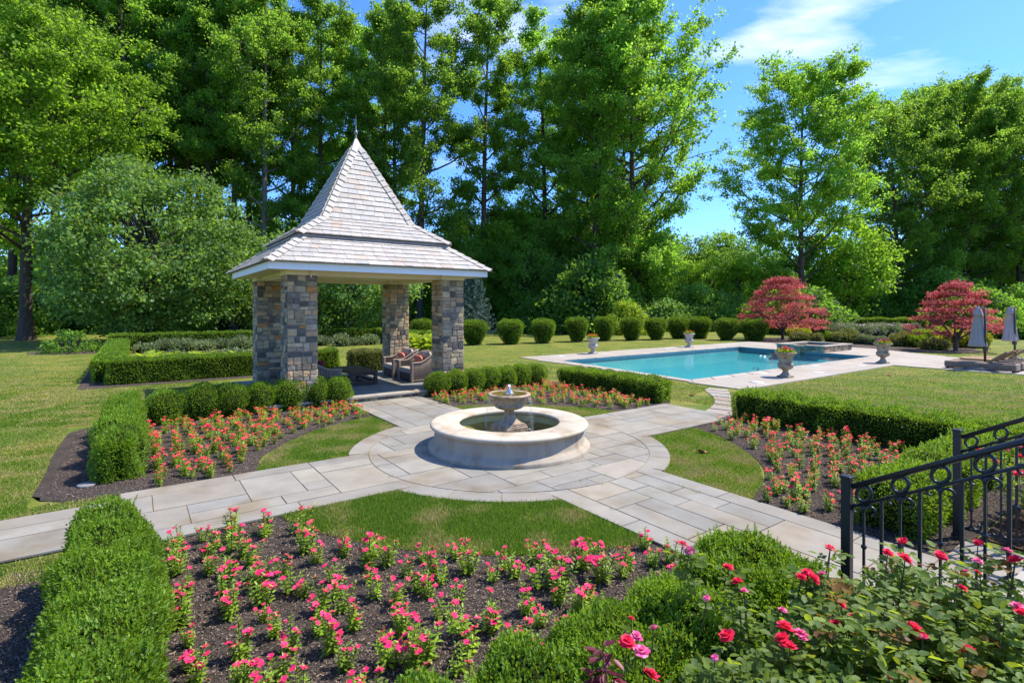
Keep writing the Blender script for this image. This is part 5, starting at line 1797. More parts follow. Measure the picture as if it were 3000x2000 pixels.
def rose_bush(label, cu, cv, ru, rv, H, ncane, seed, blooms, leaf_mul=1.0, tall=()):
    rr = np.random.default_rng(seed)
    c0 = P(cu, cv, .012)
    root = thing('rose_bush', label, 'rose bush', c0, 0, 'red rose bushes by the steps')
    st = MB(); P_, D_, N_, L_, NEW = [], [], [], [], []
    def leaflets(o, ax, L, new):
        side = unit(np.cross(ax, [0, 0, 1.])[None] + 1e-6)[0]
        up = np.array([0, 0, 1.])
        for (t, s) in ((.35, 1), (.35, -1), (.7, 1), (.7, -1), (1.0, 0)):
            P_.append(o + ax * L * 1.3 * t); D_.append(ax * (.35 if s else 1.0) + side * s * .95 + rr.normal(size=3) * .12); N_.append(up + rr.normal(size=3) * .35); L_.append(L * rr.uniform(.8, 1.1) * (1.1 if not s else 1)); NEW.append(new)
    def cane(b, tip, r0):
        b, tip = np.array(b), np.array(tip)
        mid = (b + tip) / 2 + rr.normal(size=3) * .04
        pts = [b * (1 - t) ** 2 + mid * 2 * t * (1 - t) + tip * t * t for t in np.linspace(0, 1, 7)]
        st.tube(pts, [r0 * (1 - .55 * i / 6) for i in range(7)], 5, cap=False)
        n = int(np.linalg.norm(tip - b) / .052)
        for j in range(n):
            t = .25 + .75 * j / max(n - 1, 1) + rr.normal() * .02
            t = min(max(t, 0), 1)
            o = b * (1 - t) ** 2 + mid * 2 * t * (1 - t) + tip * t * t
            a = j * 2.4 + rr.random()
            ax = unit(np.array([[math.cos(a), math.sin(a), rr.uniform(-.15, .45)]]))[0]
            leaflets(o, ax, rr.uniform(.044, .066) * leaf_mul, 1 if (rr.random() < .012 or (t > .93 and rr.random() < .16)) else 0)
    tips = []
    for k in range(ncane):
        a = rr.random() * 6.28; q = math.sqrt(rr.random())
        tu, tv = ru * q * math.cos(a), rv * q * math.sin(a)
        w = P(cu + tu, cv + tv) - P(cu, cv)
        h = H * rr.uniform(.55, 1.0) * (1 - .25 * q * q)
        tip = np.array([w.x, w.y, h])
        cane((w.x * .45, w.y * .45, 0), tip, .0055)
        tips.append(tip)
    for (x, y, z) in tall:
        w = at(x, y, z) - c0
        cane((w.x * .8 + rr.normal() * .05, w.y * .8 + rr.normal() * .05, .1), np.array([w.x, w.y, w.z - .01]), .0055)
    for (x, y, z, kind, s) in blooms:
        w = at(x, y, z) - c0
        b = put('blossom', RB[kind], root, (w.x, w.y, w.z), rr.random() * 6, s)
        b.rotation_euler = (rr.uniform(-.1, .7), rr.uniform(-.5, .3), rr.random() * 6)
        st.tube([(w.x + rr.normal() * .02, w.y + rr.normal() * .02, w.z - .2), (w.x, w.y, w.z)], .003, 5, cap=False)
        leaflets(np.array([w.x, w.y, w.z - .08]), unit(rr.normal(size=(1, 3)))[0], .045 * leaf_mul, 0)
    for _ in range(int(ncane * 9)):
        a = rr.random() * 6.28; q = math.sqrt(rr.random()); w = P(cu + ru * 1.05 * q * math.cos(a), cv + rv * 1.05 * q * math.sin(a)) - P(cu, cv)
        o = np.array([w.x, w.y, H * rr.uniform(.25, .88) * (1 - .22 * q * q)])
        leaflets(o, unit(rr.normal(size=(1, 3)) + np.array([[0, 0, .2]]))[0], rr.uniform(.040, .062) * leaf_mul, 0)
    n = len(P_); L_ = np.array(L_); NEW = np.array(NEW)
    me = leaf_mesh('foliage', np.array(P_), np.array(D_), np.array(N_), L_, L_ * .62, .08, True, np.clip(rr.normal(.45, .25, n), 0, 1))
    me.polygons.foreach_set('material_index', np.concatenate([NEW, NEW]).astype(np.int32))
    link('foliage', me, [M['roseleaf'], M['rosenew']], root)
    st.build('canes', M['cane'], root)
    return root


# blooms: surveyed spot, height, kind, size
BL = [
    [(1999, 1594, .98, 0, 1.0), (2020, 1612, .97, 5, 1.15), (2133, 1662, .94, 1, .95), (2160, 1703, .93, 2, 1.0), (2180, 1729, .90, 6, .7), (2071, 1751, .86, 5, .75), (1838, 1878, .84, 3, 1.15), (1850, 1810, .84, 4, .5), (1880, 1905, .82, 6, 1.2), (1915, 1838, .86, 5, .8), (2131, 1860, .86, 0, 1.1), (1908, 1977, .80, 1, 1.1), (2095, 1925, .82, 5, .6), (1866, 1862, .82, 6, .9)],
    [(2347, 1691, .92, 1, .95), (2366, 1676, .93, 0, .9), (2384, 1693, .92, 2, 1.1), (2408, 1680, .93, 5, .9), (2432, 1606, .98, 3, 1.05), (2292, 1786, .86, 5, .8), (2302, 1834, .86, 4, 1.15), (2290, 1868, .84, 0, 1.1), (2312, 1892, .83, 2, 1.1), (2346, 1853, .84, 6, 1.0), (2351, 1868, .83, 5, .8), (2446, 1826, .86, 1, .8), (2465, 1768, .90, 3, .7), (2560, 1788, .88, 4, .7), (2601, 1618, 1.00, 2, .8), (2495, 1800, .86, 0, .35), (2604, 1975, .80, 2, .6)],
    [(2652, 1634, 1.00, 0, 1.1), (2645, 1584, 1.02, 1, .8), (2757, 1626, 1.02, 3, 1.0), (2818, 1721, .94, 4, .75), (2865, 1588, 1.04, 2, .7), (2866, 1643, 1.0, 5, .9), (2948, 1612, 1.03, 5, 1.1), (2975, 1638, 1.02, 0, 1.1), (2830, 1672, .98, 6, .6), (2863, 1675, .98, 1, .5), (2676, 1838, .84, 0, 1.25), (2702, 1868, .83, 5, 1.1), (2836, 1905, .81, 3, 1.2), (2622, 1862, .84, 6, .6), (2980, 1775, .92, 5, 1.1), (2991, 1792, .91, 1, .8), (2700, 1862, .83, 2, .9)],
]
rose_bush('red rose bush at the bottom centre, sprawling before the boxwood mounds', -3.10, -6.50, .68, .46, .90, 115, 1, BL[0], tall=[b[:3] for b in BL[0][:5]])
rose_bush('red rose bush in the middle foreground at the foot of the railing post', -2.35, -6.58, .70, .50, .97, 120, 2, BL[1], tall=[b[:3] for b in BL[1][:5]])
rose_bush('red rose bush at the bottom right, in front of the nearer railing', -1.70, -6.85, .58, .70, 1.02, 125, 3, BL[2], tall=[b[:3] for b in BL[2][:8]])
rose_bush('red rose bush beyond the farther railing on pale wood chips', 3.0, -6.75, .85, .75, .95, 46, 4, [(2870, 1318, .95, 0, 1.0), (2945, 1315, .95, 1, 1.0), (2990, 1310, .95, 5, 1.1), (2915, 1350, .9, 2, 1.0), (2960, 1375, .88, 5, 1.1), (2985, 1385, .86, 3, 1.2), (2990, 1335, .92, 0, 1.0)])


def shoot():
    root = thing('red_leaf_shoot', 'burgundy red-leaved shoot at the bottom edge left of the roses', 'plant', P(-3.72, -5.95, .02))
    rr = np.random.default_rng(3)
    P_, D_, N_, L_ = [], [], [], []
    st = MB()
    tops = [at(1766, 1900, .86), at(1775, 1945, .80), at(1735, 1940, .78), at(1800, 1985, .74)]
    for tp in tops:
        w = np.array((tp - P(-3.72, -5.95, .02))[:])
        st.tube([(0, 0, 0), w * .6 + rr.normal(size=3) * .02, w], .004, 5)
        for _ in range(11):
            d = rr.normal(size=3); d[2] = rr.uniform(-.5, .6); P_.append(w + rr.normal(size=3) * .015 - np.array([0, 0, rr.uniform(0, .12)])); D_.append(d); N_.append((0, 0, 1)); L_.append(rr.uniform(.05, .085))
    L_ = np.array(L_)
    link('leaves', leaf_mesh('leaves', np.array(P_), np.array(D_), np.array(N_, float), L_, L_ * .42, .1, True), M['burgundy'], root)
    st.build('stem', M['burgstem'], root)


M['burgstem'] = plain('burgundy_stem', (.08, .02, .02), .7)
shoot()


# ================================================================== TREES
def bez(a, b, c, t): return a * (1 - t) ** 2 + b * 2 * t * (1 - t) + c * t * t


def clump_leaves(cl, rr, per, L, asp, flat=.75, droop=0.0, up=.5, hollow=.5, soft=0.0):
    C = np.array([c[0] for c in cl]); S = np.array([c[1] for c in cl])
    w = S[:, 0] ** 2; w = w / w.mean()
    cnt = np.maximum(8, (per * w).astype(int))
    i = np.repeat(np.arange(len(cl)), cnt); n = len(i)
    d = rr.normal(size=(n, 3)); d = unit(d)
    rad = rr.random(n) ** hollow
    if soft: rad = np.abs(rr.normal(size=n)) * soft + .15
    p = C[i] + d * S[i] * rad[:, None]
    dr = unit(d * .7 + rr.normal(size=(n, 3)) * .8 + np.array([0, 0, -droop]))
    nm = unit(d * .6 + rr.normal(size=(n, 3)) * .8 + np.array([0, 0, up]))
    Ls = L * rr.uniform(.65, 1.3, n)
    ct = rr.normal(.45, .2, len(cl))
    tint = np.clip(ct[i] + rr.normal(0, .17, n), 0, 1)
    return p, dr, nm, Ls, Ls * asp, tint


def tall_tree(seed, H, cb, Rm, nl=32, per=85, L=.30, r0=.42, lean=(0, 0), shape='col'):
    rr = np.random.default_rng(seed)
    tr = MB(); cl = []
    top = np.array([lean[0] + rr.normal() * .5, lean[1] + rr.normal() * .5, H * .97])
    mid = np.array([rr.normal() * .5, rr.normal() * .5, H * .5])
    base = np.zeros(3)
    trunk = lambda t: bez(base, mid, top, t)
    ts = np.linspace(0, 1, 14)
    rad = [r0 * (1.5 if t == 0 else 1) * (1 - .93 * t) + .015 for t in ts]
    tr.tube([trunk(t) for t in ts], rad, 9, cap=False)
    tr.tube([trunk(0) - [0, 0, .1], trunk(.015), trunk(.04)], [r0 * 1.7, r0 * 1.25, r0 * .95], 9, cap=False)
    t0 = cb / H
    for k in range(nl):
        f = (k + rr.uniform(-.3, .3)) / nl; f = min(max(f, 0), .985)
        t = t0 + (1 - t0) * f * .97
        o = trunk(t)
        a = k * 2.39996 + rr.normal() * .35
        if shape == 'col':
            prof = (.62 + .55 * math.sin(PI * min(1, f * .95 + .12))) * (1 - .50 * f ** 2.2)
        else:
            prof = (.50 + .62 * math.sin(PI * (f * .80 + .12))) * (1 - .45 * f ** 3)
        ln = Rm * prof * rr.uniform(.72, 1.14)
        el = rr.uniform(.35, .9) + .30 * f + (.15 if shape != 'col' else 0)
        h = np.array([math.cos(a), math.sin(a), 0])
        up = min(1.05, .25 + f * 5) * (1.05 if f < .8 else .7)
        end = o + h * ln * math.cos(el * .6) + np.array([0, 0, ln * math.sin(el) * up])
        ctl = o + h * ln * .55 + np.array([0, 0, ln * (.12 if f > .15 else .25)])
        rb = max(.035, r0 * (1 - .9 * t) * .45)
        tr.tube([bez(o, ctl, end, q) for q in np.linspace(0, 1, 6)], [rb * (1 - .85 * q) + .008 for q in np.linspace(0, 1, 6)], 5, cap=False)
        for q in (.45, .62, .78, .9, 1.0):
            c = bez(o, ctl, end, q) + rr.normal(size=3) * .3
            s = rr.uniform(.40, .78) * (.85 + .05 * Rm)
            if rr.random() < .85: cl.append((c, (s, s, s * .72)))
        for j in range(6 if shape == 'col' else 8):
            q = rr.uniform(.3, .98); c0 = bez(o, ctl, end, q)
            b = a + rr.choice((-1, 1)) * rr.uniform(.4, 1.5)
            l2 = ln * rr.uniform(.2, .5)
            e2 = c0 + np.array([math.cos(b) * l2, math.sin(b) * l2, l2 * rr.uniform(-.15, .8)])
            tr.tube([c0, (c0 + e2) / 2 + [0, 0, .1], e2], [rb * .4, rb * .26, .012], 4, cap=False)
            for q2 in (.55, .85, 1.08):
                s = rr.uniform(.28, .60) * (.85 + .05 * Rm)
                cl.append((c0 + (e2 - c0) * q2 + rr.normal(size=3) * .2, (s, s, s * .72)))
    p, d, nm, Ls, Ws, ti = clump_leaves(cl, rr, per, L, .80, soft=.80)
    return tr.mesh('trunk'), leaf_mesh('crown', p, d, nm, Ls, Ws, .12, False, ti)


def round_tree(seed, H, Rm, zb, ncl=230, per=130, L=.30, r0=.28, mat=None, cs=1.0):
    """dense broad crown reaching near the ground"""
    rr = np.random.default_rng(seed)
    tr = MB(); cl = []
    tr.tube([(0, 0, -.1), (0, 0, .15), (.05, 0, H * .3), (0, .1, H * .8)], [r0 * 1.6, r0 * 1.1, r0 * .9, .05], 9, cap=False)
    cz = zb + (H - zb) * .42
    for k in range(ncl):
        d = unit(rr.normal(size=(1, 3)))[0]
        q = rr.uniform(.42, 1.0) ** .6
        hz = (H - cz) if d[2] > 0 else (cz - zb)
        rad = Rm * (1 + .10 * math.sin(3 * math.atan2(d[1], d[0]) + seed) + rr.normal() * .05)
        sh = (1 - abs(d[2]) ** 2.5) if d[2] > 0 else 1
        c = np.array([d[0] * rad * q, d[1] * rad * q, cz + d[2] * hz * q * .97])
        s = rr.uniform(.65, 1.25) * cs
        cl.append((c, (s, s, s * .62)))
        if k % 3 == 0:
            o = np.array([0, 0, max(zb, min(H * .75, c[2] * .6))])
            tr.tube([o, (o + c) / 2 + [0, 0, .3], c], [r0 * .3, r0 * .16, .015], 5, cap=False)
    p, dr, nm, Ls, Ws, ti = clump_leaves(cl, rr, per, L, .75, droop=.35, soft=.75)
    p[:, 2] = np.maximum(p[:, 2], .15)
    return tr.mesh('trunk'), leaf_mesh('crown', p, dr, nm, Ls, Ws, .12, False, ti)


def spruce(seed, H, Rm, n=9000):
    rr = np.random.default_rng(seed); tr = MB()
    tr.tube([(0, 0, -.1), (0, 0, H)], [.14, .02], 7, cap=False)
    P_, D_, N_ = [], [], []
    for k in range(26 * 7):
        z = H * (.05 + .93 * (k / (26 * 7)) ** .9); a = k * 2.4 + rr.normal() * .2
        ln = Rm * (1 - z / H) ** .8 * rr.uniform(.8, 1.1) + .12
        h = np.array([math.cos(a), math.sin(a), 0])
        m = n // 182
        t = rr.random(m) ** .6
        b = np.array([0, 0, z])[None] + h[None] * (ln * t)[:, None] + np.stack([np.zeros(m), np.zeros(m), -.22 * ln * np.sin(t * 2.2) + .12 * ln * t ** 3], 1)
        s = rr.normal(size=(m, 3)) * .8 + h * .8
        P_.append(b); D_.append(s); N_.append(rr.normal(size=(m, 3)) + [0, 0, 1])
    P_, D_, N_ = map(np.concatenate, (P_, D_, N_))
    return tr.mesh('trunk'), leaf_mesh('crown', P_, D_, N_, rr.uniform(.14, .26, len(P_)), .07, .1)


def jmaple(seed, H, Rm, zb, n=260, per=62, L=.17):
    rr = np.random.default_rng(seed); tr = MB(); cl = []
    for k in range(8):
        a = k * 2.4 + rr.random(); ln = Rm * rr.uniform(.55, .95)
        o = np.array([0, 0, H * rr.uniform(.12, .25)]); e = np.array([math.cos(a) * ln, math.sin(a) * ln, H * rr.uniform(.45, .85)])
        tr.tube([bez(o, (o + e) / 2 - [0, 0, .25] + [0, 0, .5 * (k % 2)], e, t) for t in np.linspace(0, 1, 6)], [.07, .055, .045, .035, .022, .01], 6, cap=False)
    tr.tube([(0, 0, -.1), (0, 0, .1), (.03, .02, H * .28)], [.17, .12, .10], 8, cap=False)
    for k in range(n):
        a = rr.random() * 6.283; q = rr.random() ** .5
        zz = zb + (H - zb) * rr.random() ** .8
        f = (zz - zb) / (H - zb)
        env = Rm * (1 - f ** 2.2) ** .5 * (.72 + .28 * math.sin(PI * min(1, f * 1.2 + .25)))
        r = env * (.35 + .65 * q) * (1 + .08 * math.sin(a * 4 + seed))
        s = rr.uniform(.24, .55) * Rm / 3
        cl.append((np.array([r * math.cos(a), r * math.sin(a), round(zz / .42) * .42 + rr.normal() * .07 - .28 * r / Rm]), (s * 1.15, s * 1.15, s * .24)))
    p, d, nm, Ls, Ws, ti = clump_leaves(cl, rr, per, L, .42, droop=.45, up=.9)
    return tr.mesh('trunk'), leaf_mesh('crown', p, d, nm, Ls, Ws, .1, False, ti)


def bush(seed, Rr, H, ncl=60, per=80, L=.22, cs=.5):
    rr = np.random.default_rng(seed); cl = []
    for k in range(ncl):
        d = unit(rr.normal(size=(1, 3)))[0]; d[2] = abs(d[2])
        q = rr.uniform(.5, 1) ** .5
        s = rr.uniform(.6, 1.2) * cs
        cl.append((np.array([d[0] * Rr * q, d[1] * Rr * q, d[2] * H * q * .93]), (s, s, s * .7)))
    p, d, nm, Ls, Ws, ti = clump_leaves(cl, rr, per, L, .62, droop=.2)
    p[:, 2] = np.maximum(p[:, 2], .05)
    tr = MB()
    for k in range(6):
        a = k * 1.05; tr.tube([(.1 * math.cos(a), .1 * math.sin(a), 0), (Rr * .45 * math.cos(a), Rr * .45 * math.sin(a), H * .6)], [.05, .02], 5, cap=False)
    return tr.mesh('branches'), leaf_mesh('foliage', p, d, nm, Ls, Ws, .12, False, ti)


def mat_copy(me, *mats):
    """the same shape in another foliage"""
    c = me.copy(); c.materials.clear()
    for m in mats: c.materials.append(m)
    return c


def plant_tree(name, label, cat, meshes, loc, rz, s, group, mats, parts=('trunk', 'crown')):
    key = (meshes[0].name, mats)
    if key not in TREECACHE:
        TREECACHE[key] = (mat_copy(meshes[0], M[mats[0]]), mat_copy(meshes[1], M[mats[1]]))
    a, b = TREECACHE[key]
    root = thing(name, label, cat, loc, rz, group, s)
    put(parts[0], a, root); put(parts[1], b, root)
    return root


TREECACHE = {}
TALL = [tall_tree(200 + k, 38, (9, 12, 8, 14, 10, 7)[k], (4.6, 5.2, 5.8, 4.8, 6.2, 6.6)[k], (30, 28, 31, 26, 33, 34)[k], per=92, L=.225) for k in range(6)]
TALLB = [tall_tree(240 + k, 40, (16, 18, 15, 17)[k], (5.0, 5.6, 4.8, 5.4)[k], 27, per=92, L=.225, r0=.46) for k in range(4)]
WIDE = [tall_tree(230 + k, 32, (5, 4, 3)[k], (8.6, 8.0, 9.2)[k], (46, 46, 50)[k], per=84, L=.245, shape='wide') for k in range(3)]
OVAL = [round_tree(250 + k, 16, 5.5, 1.5, 170, 90, .36, .3, cs=1.25) for k in range(2)]

DK = 3000 / 2352
# surveyed trunk column (display px), distance, height, girth scale, mesh, foliage
left = [(-60, 50, 38, 0, 1.0), (20, 56, 40, 1, 1.0), (62, 64, 39, 3, 1), (118, 53, 38, 2, 1.05), (185, 60, 41, 4, .95), (243, 66, 40, 0, 1), (292, 55, 39, 1, .95), (345, 70, 42, 5, 1.0),
        (428, 58, 39, 3, 1.0), (452, 64, 41, 0, .9), (497, 60, 40, 1, .85), (533, 57, 38, 3, .85), (578, 63, 40, 4, .9), (218, 57, 39, 2, .9), (318, 60, 40, 3, .85), (392, 59, 39, 1, .9), (474, 56, 39, 0, .8), (510, 66, 40, 2, .9)]
mid = [(604, 56, 38, 2, .95), (668, 64, 41, 5, .9), (742, 60, 40, 4, .9), (800, 70, 42, 1, .9), (884, 64, 41, 0, .9), (908, 61, 39, 3, .85), (962, 57, 39, 5, .95)]
right = [(1112, 60, 40, 1, .92), (1250, 66, 40, 5, 1.0), (1330, 74, 41, 4, 1.0), (1362, 58, 39, 5, 1.02), (1432, 66, 36, 0, 1.0)]
for lst, lab, grp in ((left, 'tall dark-trunked woodland tree in the dense wood left of the pavilion', 'woodland trees left of the pavilion'), (mid, 'tall sunlit woodland tree rising behind the pavilion roof', 'woodland trees behind the pavilion'),
                      (right, 'tall spreading woodland tree between the pavilion and the patch of open sky', 'woodland trees right of the pavilion')):
    for k_, (dx, Y_, H_, mi, sc) in enumerate(lst):
        p_ = atd(dx * DK, Y_)
        plant_tree('woodland_tree', lab, 'tree', TALLB[mi % 4] if lst is left and k_ > 1 else TALL[mi], p_, k_ * 2.1 + mi, (sc * H_ / 38, sc * H_ / 38, H_ / 38), grp, ('barkpale' if (lst is right and k_ == 2) or (lst is mid and k_ == 0) else 'bark', 'poplar'))
plant_tree('woodland_tree', 'broad tree whose feathery right edge leans over the patch of open sky', 'tree', WIDE[1], atd(1455 * DK, 60), 2.6, (1.05, 1.05, 1.16), None, ('bark', 'poplar'))
plant_tree('woodland_tree', 'lone broad-crowned tree right of the open sky, above the near red maple', 'tree', WIDE[0], atd(1845 * DK, 66), 1.0, (.98, .98, 1.0), None, ('bark', 'poplar'))
for k_, (dx, Y_, mi, sx, sz) in enumerate(((2065, 76, 1, .95, 1.03), (2150, 84, 2, .9, 1.16), (2215, 78, 0, .9, 1.12), (2285, 86, 1, .95, 1.20), (2340, 78, 2, .9, 1.07), (2440, 84, 0, 1.0, 1.13))):
    plant_tree('woodland_tree', 'tall hazy green tree in the wood at the far right, above the umbrellas', 'tree', WIDE[mi], atd(dx * DK, Y_), k_ * 1.7 + .5, (sx, sx, sz), 'woodland trees at the far right', ('bark', 'poplar'))
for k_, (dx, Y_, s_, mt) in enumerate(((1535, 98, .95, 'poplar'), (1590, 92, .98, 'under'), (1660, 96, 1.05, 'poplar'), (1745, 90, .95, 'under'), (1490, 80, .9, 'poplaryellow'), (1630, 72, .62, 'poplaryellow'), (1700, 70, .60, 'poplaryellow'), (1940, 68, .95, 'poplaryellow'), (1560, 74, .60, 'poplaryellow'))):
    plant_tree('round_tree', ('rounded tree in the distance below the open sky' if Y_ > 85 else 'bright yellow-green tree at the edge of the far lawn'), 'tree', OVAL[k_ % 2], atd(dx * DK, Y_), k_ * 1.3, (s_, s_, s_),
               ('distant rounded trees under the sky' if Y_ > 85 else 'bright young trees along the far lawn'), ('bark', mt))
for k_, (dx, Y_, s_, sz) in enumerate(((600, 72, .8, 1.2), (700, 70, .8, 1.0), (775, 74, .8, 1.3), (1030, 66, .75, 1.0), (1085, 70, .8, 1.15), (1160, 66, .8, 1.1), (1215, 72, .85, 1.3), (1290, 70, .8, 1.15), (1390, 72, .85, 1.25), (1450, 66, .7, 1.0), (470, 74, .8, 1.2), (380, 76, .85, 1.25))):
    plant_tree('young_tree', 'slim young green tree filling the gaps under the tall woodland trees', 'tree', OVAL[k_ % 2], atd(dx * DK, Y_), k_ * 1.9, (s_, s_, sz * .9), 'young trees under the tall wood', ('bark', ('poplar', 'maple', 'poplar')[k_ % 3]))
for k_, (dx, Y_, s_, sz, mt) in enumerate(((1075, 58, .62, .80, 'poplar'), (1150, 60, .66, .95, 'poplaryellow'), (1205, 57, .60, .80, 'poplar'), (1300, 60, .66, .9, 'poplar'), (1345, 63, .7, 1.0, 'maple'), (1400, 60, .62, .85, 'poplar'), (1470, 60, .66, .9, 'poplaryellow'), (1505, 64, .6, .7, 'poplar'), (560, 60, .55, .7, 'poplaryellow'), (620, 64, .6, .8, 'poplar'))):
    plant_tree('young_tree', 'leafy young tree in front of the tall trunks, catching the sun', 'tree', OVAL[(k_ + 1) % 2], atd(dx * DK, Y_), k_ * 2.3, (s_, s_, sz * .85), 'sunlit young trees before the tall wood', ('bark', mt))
# sunny tree at left and the big silvery maple
SUN = tall_tree(270, 24.5, 6.0, 7.6, 40, 84, .24, .42, shape='wide')
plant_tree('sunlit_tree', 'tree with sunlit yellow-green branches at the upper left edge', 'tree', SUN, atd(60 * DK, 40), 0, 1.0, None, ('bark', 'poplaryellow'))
MAP = round_tree(271, 14.6, 7.3, .5, 460, 120, .26, .30, cs=1.0)
plant_tree('silvery_maple', 'big rounded silvery-green maple on the lawn left of the pavilion', 'tree', MAP, atd(345 * DK, 37), .4, .885, None, ('bark', 'maple'))
MAP2 = round_tree(272, 9.5, 5.2, .7, 200, 150, .25, .24, cs=.9)
plant_tree('dark_maple', 'dense green maple seen through the pavilion between its pillars', 'tree', MAP2, atd(800 * DK, 41), .4, 1.0, None, ('bark', 'maple'))
plant_tree('dark_maple', 'maple half hidden behind the left pillars of the pavilion', 'tree', MAP2, atd(640 * DK, 46), 2.4, (1.0, 1.0, .95), None, ('bark', 'maple'))
SPR = [spruce(280, 6.2, 2.3), spruce(281, 5.8, 2.4)]
plant_tree('blue_spruce', 'blue spruce just right of the front right pavilion pillar', 'tree', SPR[0], atd(1085 * DK, 46), 0, 1.0, None, ('bark', 'spruce'))
plant_tree('blue_spruce', 'blue spruce behind the clipped yews, below the leaning tree', 'tree', SPR[1], atd(1418 * DK, 52), 0, 1.0, None, ('bark', 'spruce'))
JM = [jmaple(290, 4.8, 3.35, 1.0, 230, 52), jmaple(291, 3.85, 2.35, 1.3, 190, 50, .15)]
p_ = at(2293, 995); plant_tree('red_maple', 'larger red Japanese maple beyond the raised spa', 'tree', JM[0], p_, .3, 1.0, None, ('bark', 'redmaple'))
p_ = at(2800, 1027.5); plant_tree('red_maple', 'smaller red Japanese maple behind the closed umbrella', 'tree', JM[1], p_, .3, 1.0, None, ('bark', 'redmaple'))

# understorey along the edge of the wood
BU = [bush(300, 4.2, 5.2, 110, 95, .34, 1.1), bush(301, 3.6, 4.0, 90, 95, .32, 1.0), bush(302, 4.8, 6.5, 130, 95, .36, 1.2)]
rs_ = random.Random(31)
k_ = 0
dx = -40
while dx < 2400:
    Y_ = 60 + 8 * math.sin(dx * .013) + rs_.uniform(-2, 5) + (8 if dx > 1900 else 0)
    s_ = rs_.uniform(.75, 1.2) * (1.0 if dx < 1480 or dx > 1760 else .8)
    if 560 < dx < 1000: s_ *= .8
    side = 'left of the pavilion' if dx < 560 else ('behind the pavilion' if dx < 1060 else ('behind the clipped yews' if dx < 1770 else 'behind the red maples'))
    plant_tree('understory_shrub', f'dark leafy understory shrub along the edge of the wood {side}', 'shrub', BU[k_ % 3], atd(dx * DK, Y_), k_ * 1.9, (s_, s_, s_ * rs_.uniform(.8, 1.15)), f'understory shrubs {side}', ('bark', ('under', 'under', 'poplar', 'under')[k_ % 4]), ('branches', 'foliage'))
    dx += rs_.uniform(52, 84); k_ += 1
# layered green shrubs behind the yews
for k_, (dx, Y_, s_, mt, lb) in enumerate(((1432, 49, .62, 'lime_leaf', 'round pale green shrub just behind the fifth clipped yew from the right'), (1530, 56, .85, 'maple', 'layered silvery green shrub behind the clipped yews under the bright trees'), (1600, 58, .80, 'under', 'dark green shrub behind the clipped yews, right of the layered one'), (1660, 60, .85, 'under', 'dark green shrub between the clipped yews and the red maple'))):
    plant_tree('garden_shrub', lb, 'shrub', BU[k_ % 3], atd(dx * DK, Y_), k_, (s_, s_, s_), None, ('bark', mt), ('branches', 'foliage'))
for k_, (dx, Y_, s_) in enumerate(((-30, 50, 1.0), (15, 47, .8), (60, 52, .95), (100, 56, 1.1), (185, 55, 1.0), (240, 58, 1.1))):
    plant_tree('understory_shrub', 'dark leafy shrub under the trees at the far left edge of the lawn', 'shrub', BU[(k_ + 1) % 3], atd(dx * DK, Y_), k_ * 1.3, s_, 'shrubs under the far left trees', ('bark', 'under'), ('branches', 'foliage'))
RH = bush(310, 1.25, 1.25, 34, 42, .17, .34)
p_ = at(204, 1033); plant_tree('rhododendron', 'small dark open rhododendron alone on the left lawn', 'shrub', RH, p_, 0, 1.0, None, ('bark', 'under'), ('branches', 'foliage'))
m_ = MB(); m_.cbox(-.05, .05, -.05, .05, 0, .95, .01)
o_ = m_.build('marker_post', M['white']); o_.location = at(206, 1026); tag(o_, 'white post standing inside the small dark rhododendron', 'post')
pts_ = [(p_.x + 2.3 * math.cos(a) * (1 + .1 * math.sin(3 * a)), p_.y + 1.3 * math.sin(a)) for a in np.linspace(0, 2 * PI, 28, endpoint=False)]
m_ = MB(); m_.poly(pts_, .008, .008); tag(m_.build('mulch_bed', M['mulch']), kind='structure')

# planted border at the back right
BD = [revolve_mesh(dome(.75, .85, .8), 2600, .11, .55, 320 + k, .09, .6, .14) for k in range(2)]
items = [(1835, 772, 1.25, 1.0, 'gold', 'golden shrub under the larger red maple'), (1893, 770, 1.0, 1.3, 'lime_leaf', 'tall lime green shrub right of the larger red maple'), (1838, 786, .9, .8, 'olive', 'low olive shrub at the foot of the larger red maple'), (1868, 786, .8, .8, 'olive', 'second low olive shrub at the foot of the larger red maple'),
         (1945, 788, 1.15, 1.0, 'olive', 'round clipped olive shrub behind the spa coping'), (1915, 786, .8, .9, 'box', 'small green shrub between spa and olive ball'), (1985, 790, .9, .7, 'palegreen', 'low grey-green shrub left of the farthest urn'), (2015, 792, .8, .7, 'palegreen', 'low grey-green shrub behind the farthest urn'),
         (2072, 795, .95, 1.0, 'olive', 'clipped olive shrub right of the farthest urn'), (2105, 797, .8, 1.0, 'box', 'small dark box shrub in the border right of the urn'), (2147, 803, .95, .75, 'olive', 'low clipped olive shrub left of the smaller red maple'), (2130, 785, 1.3, 1.1, 'lime_leaf', 'yellow-green shrub behind the smaller red maple on its left'),
         (2190, 796, 1.2, 1.1, 'gold', 'golden shrub under the smaller red maple'), (2235, 798, 1.2, 1.2, 'gold', 'golden olive shrub right of the smaller red maple trunk'), (2165, 785, 1.2, 1.2, 'gold', 'bright golden shrub behind the smaller red maple'), (2330, 778, 2.0, 1.7, 'under', 'large dark green rounded shrub behind the umbrellas'), (2290, 772, 1.8, 1.6, 'under', 'dark bushy shrub between the two umbrellas')]
for k_, (dx, dy, sx, sz, mt, lb) in enumerate(items):
    p_ = at(dx * DK, dy * DK)
    s0 = shrub('border_shrub', lb, 'shrub', (mat_copy(BD[k_ % 2][0], M[mt]), BD[k_ % 2][1]), mt, (p_.x, p_.y, 0), k_ * 1.4, (sx, sx, sz), None)
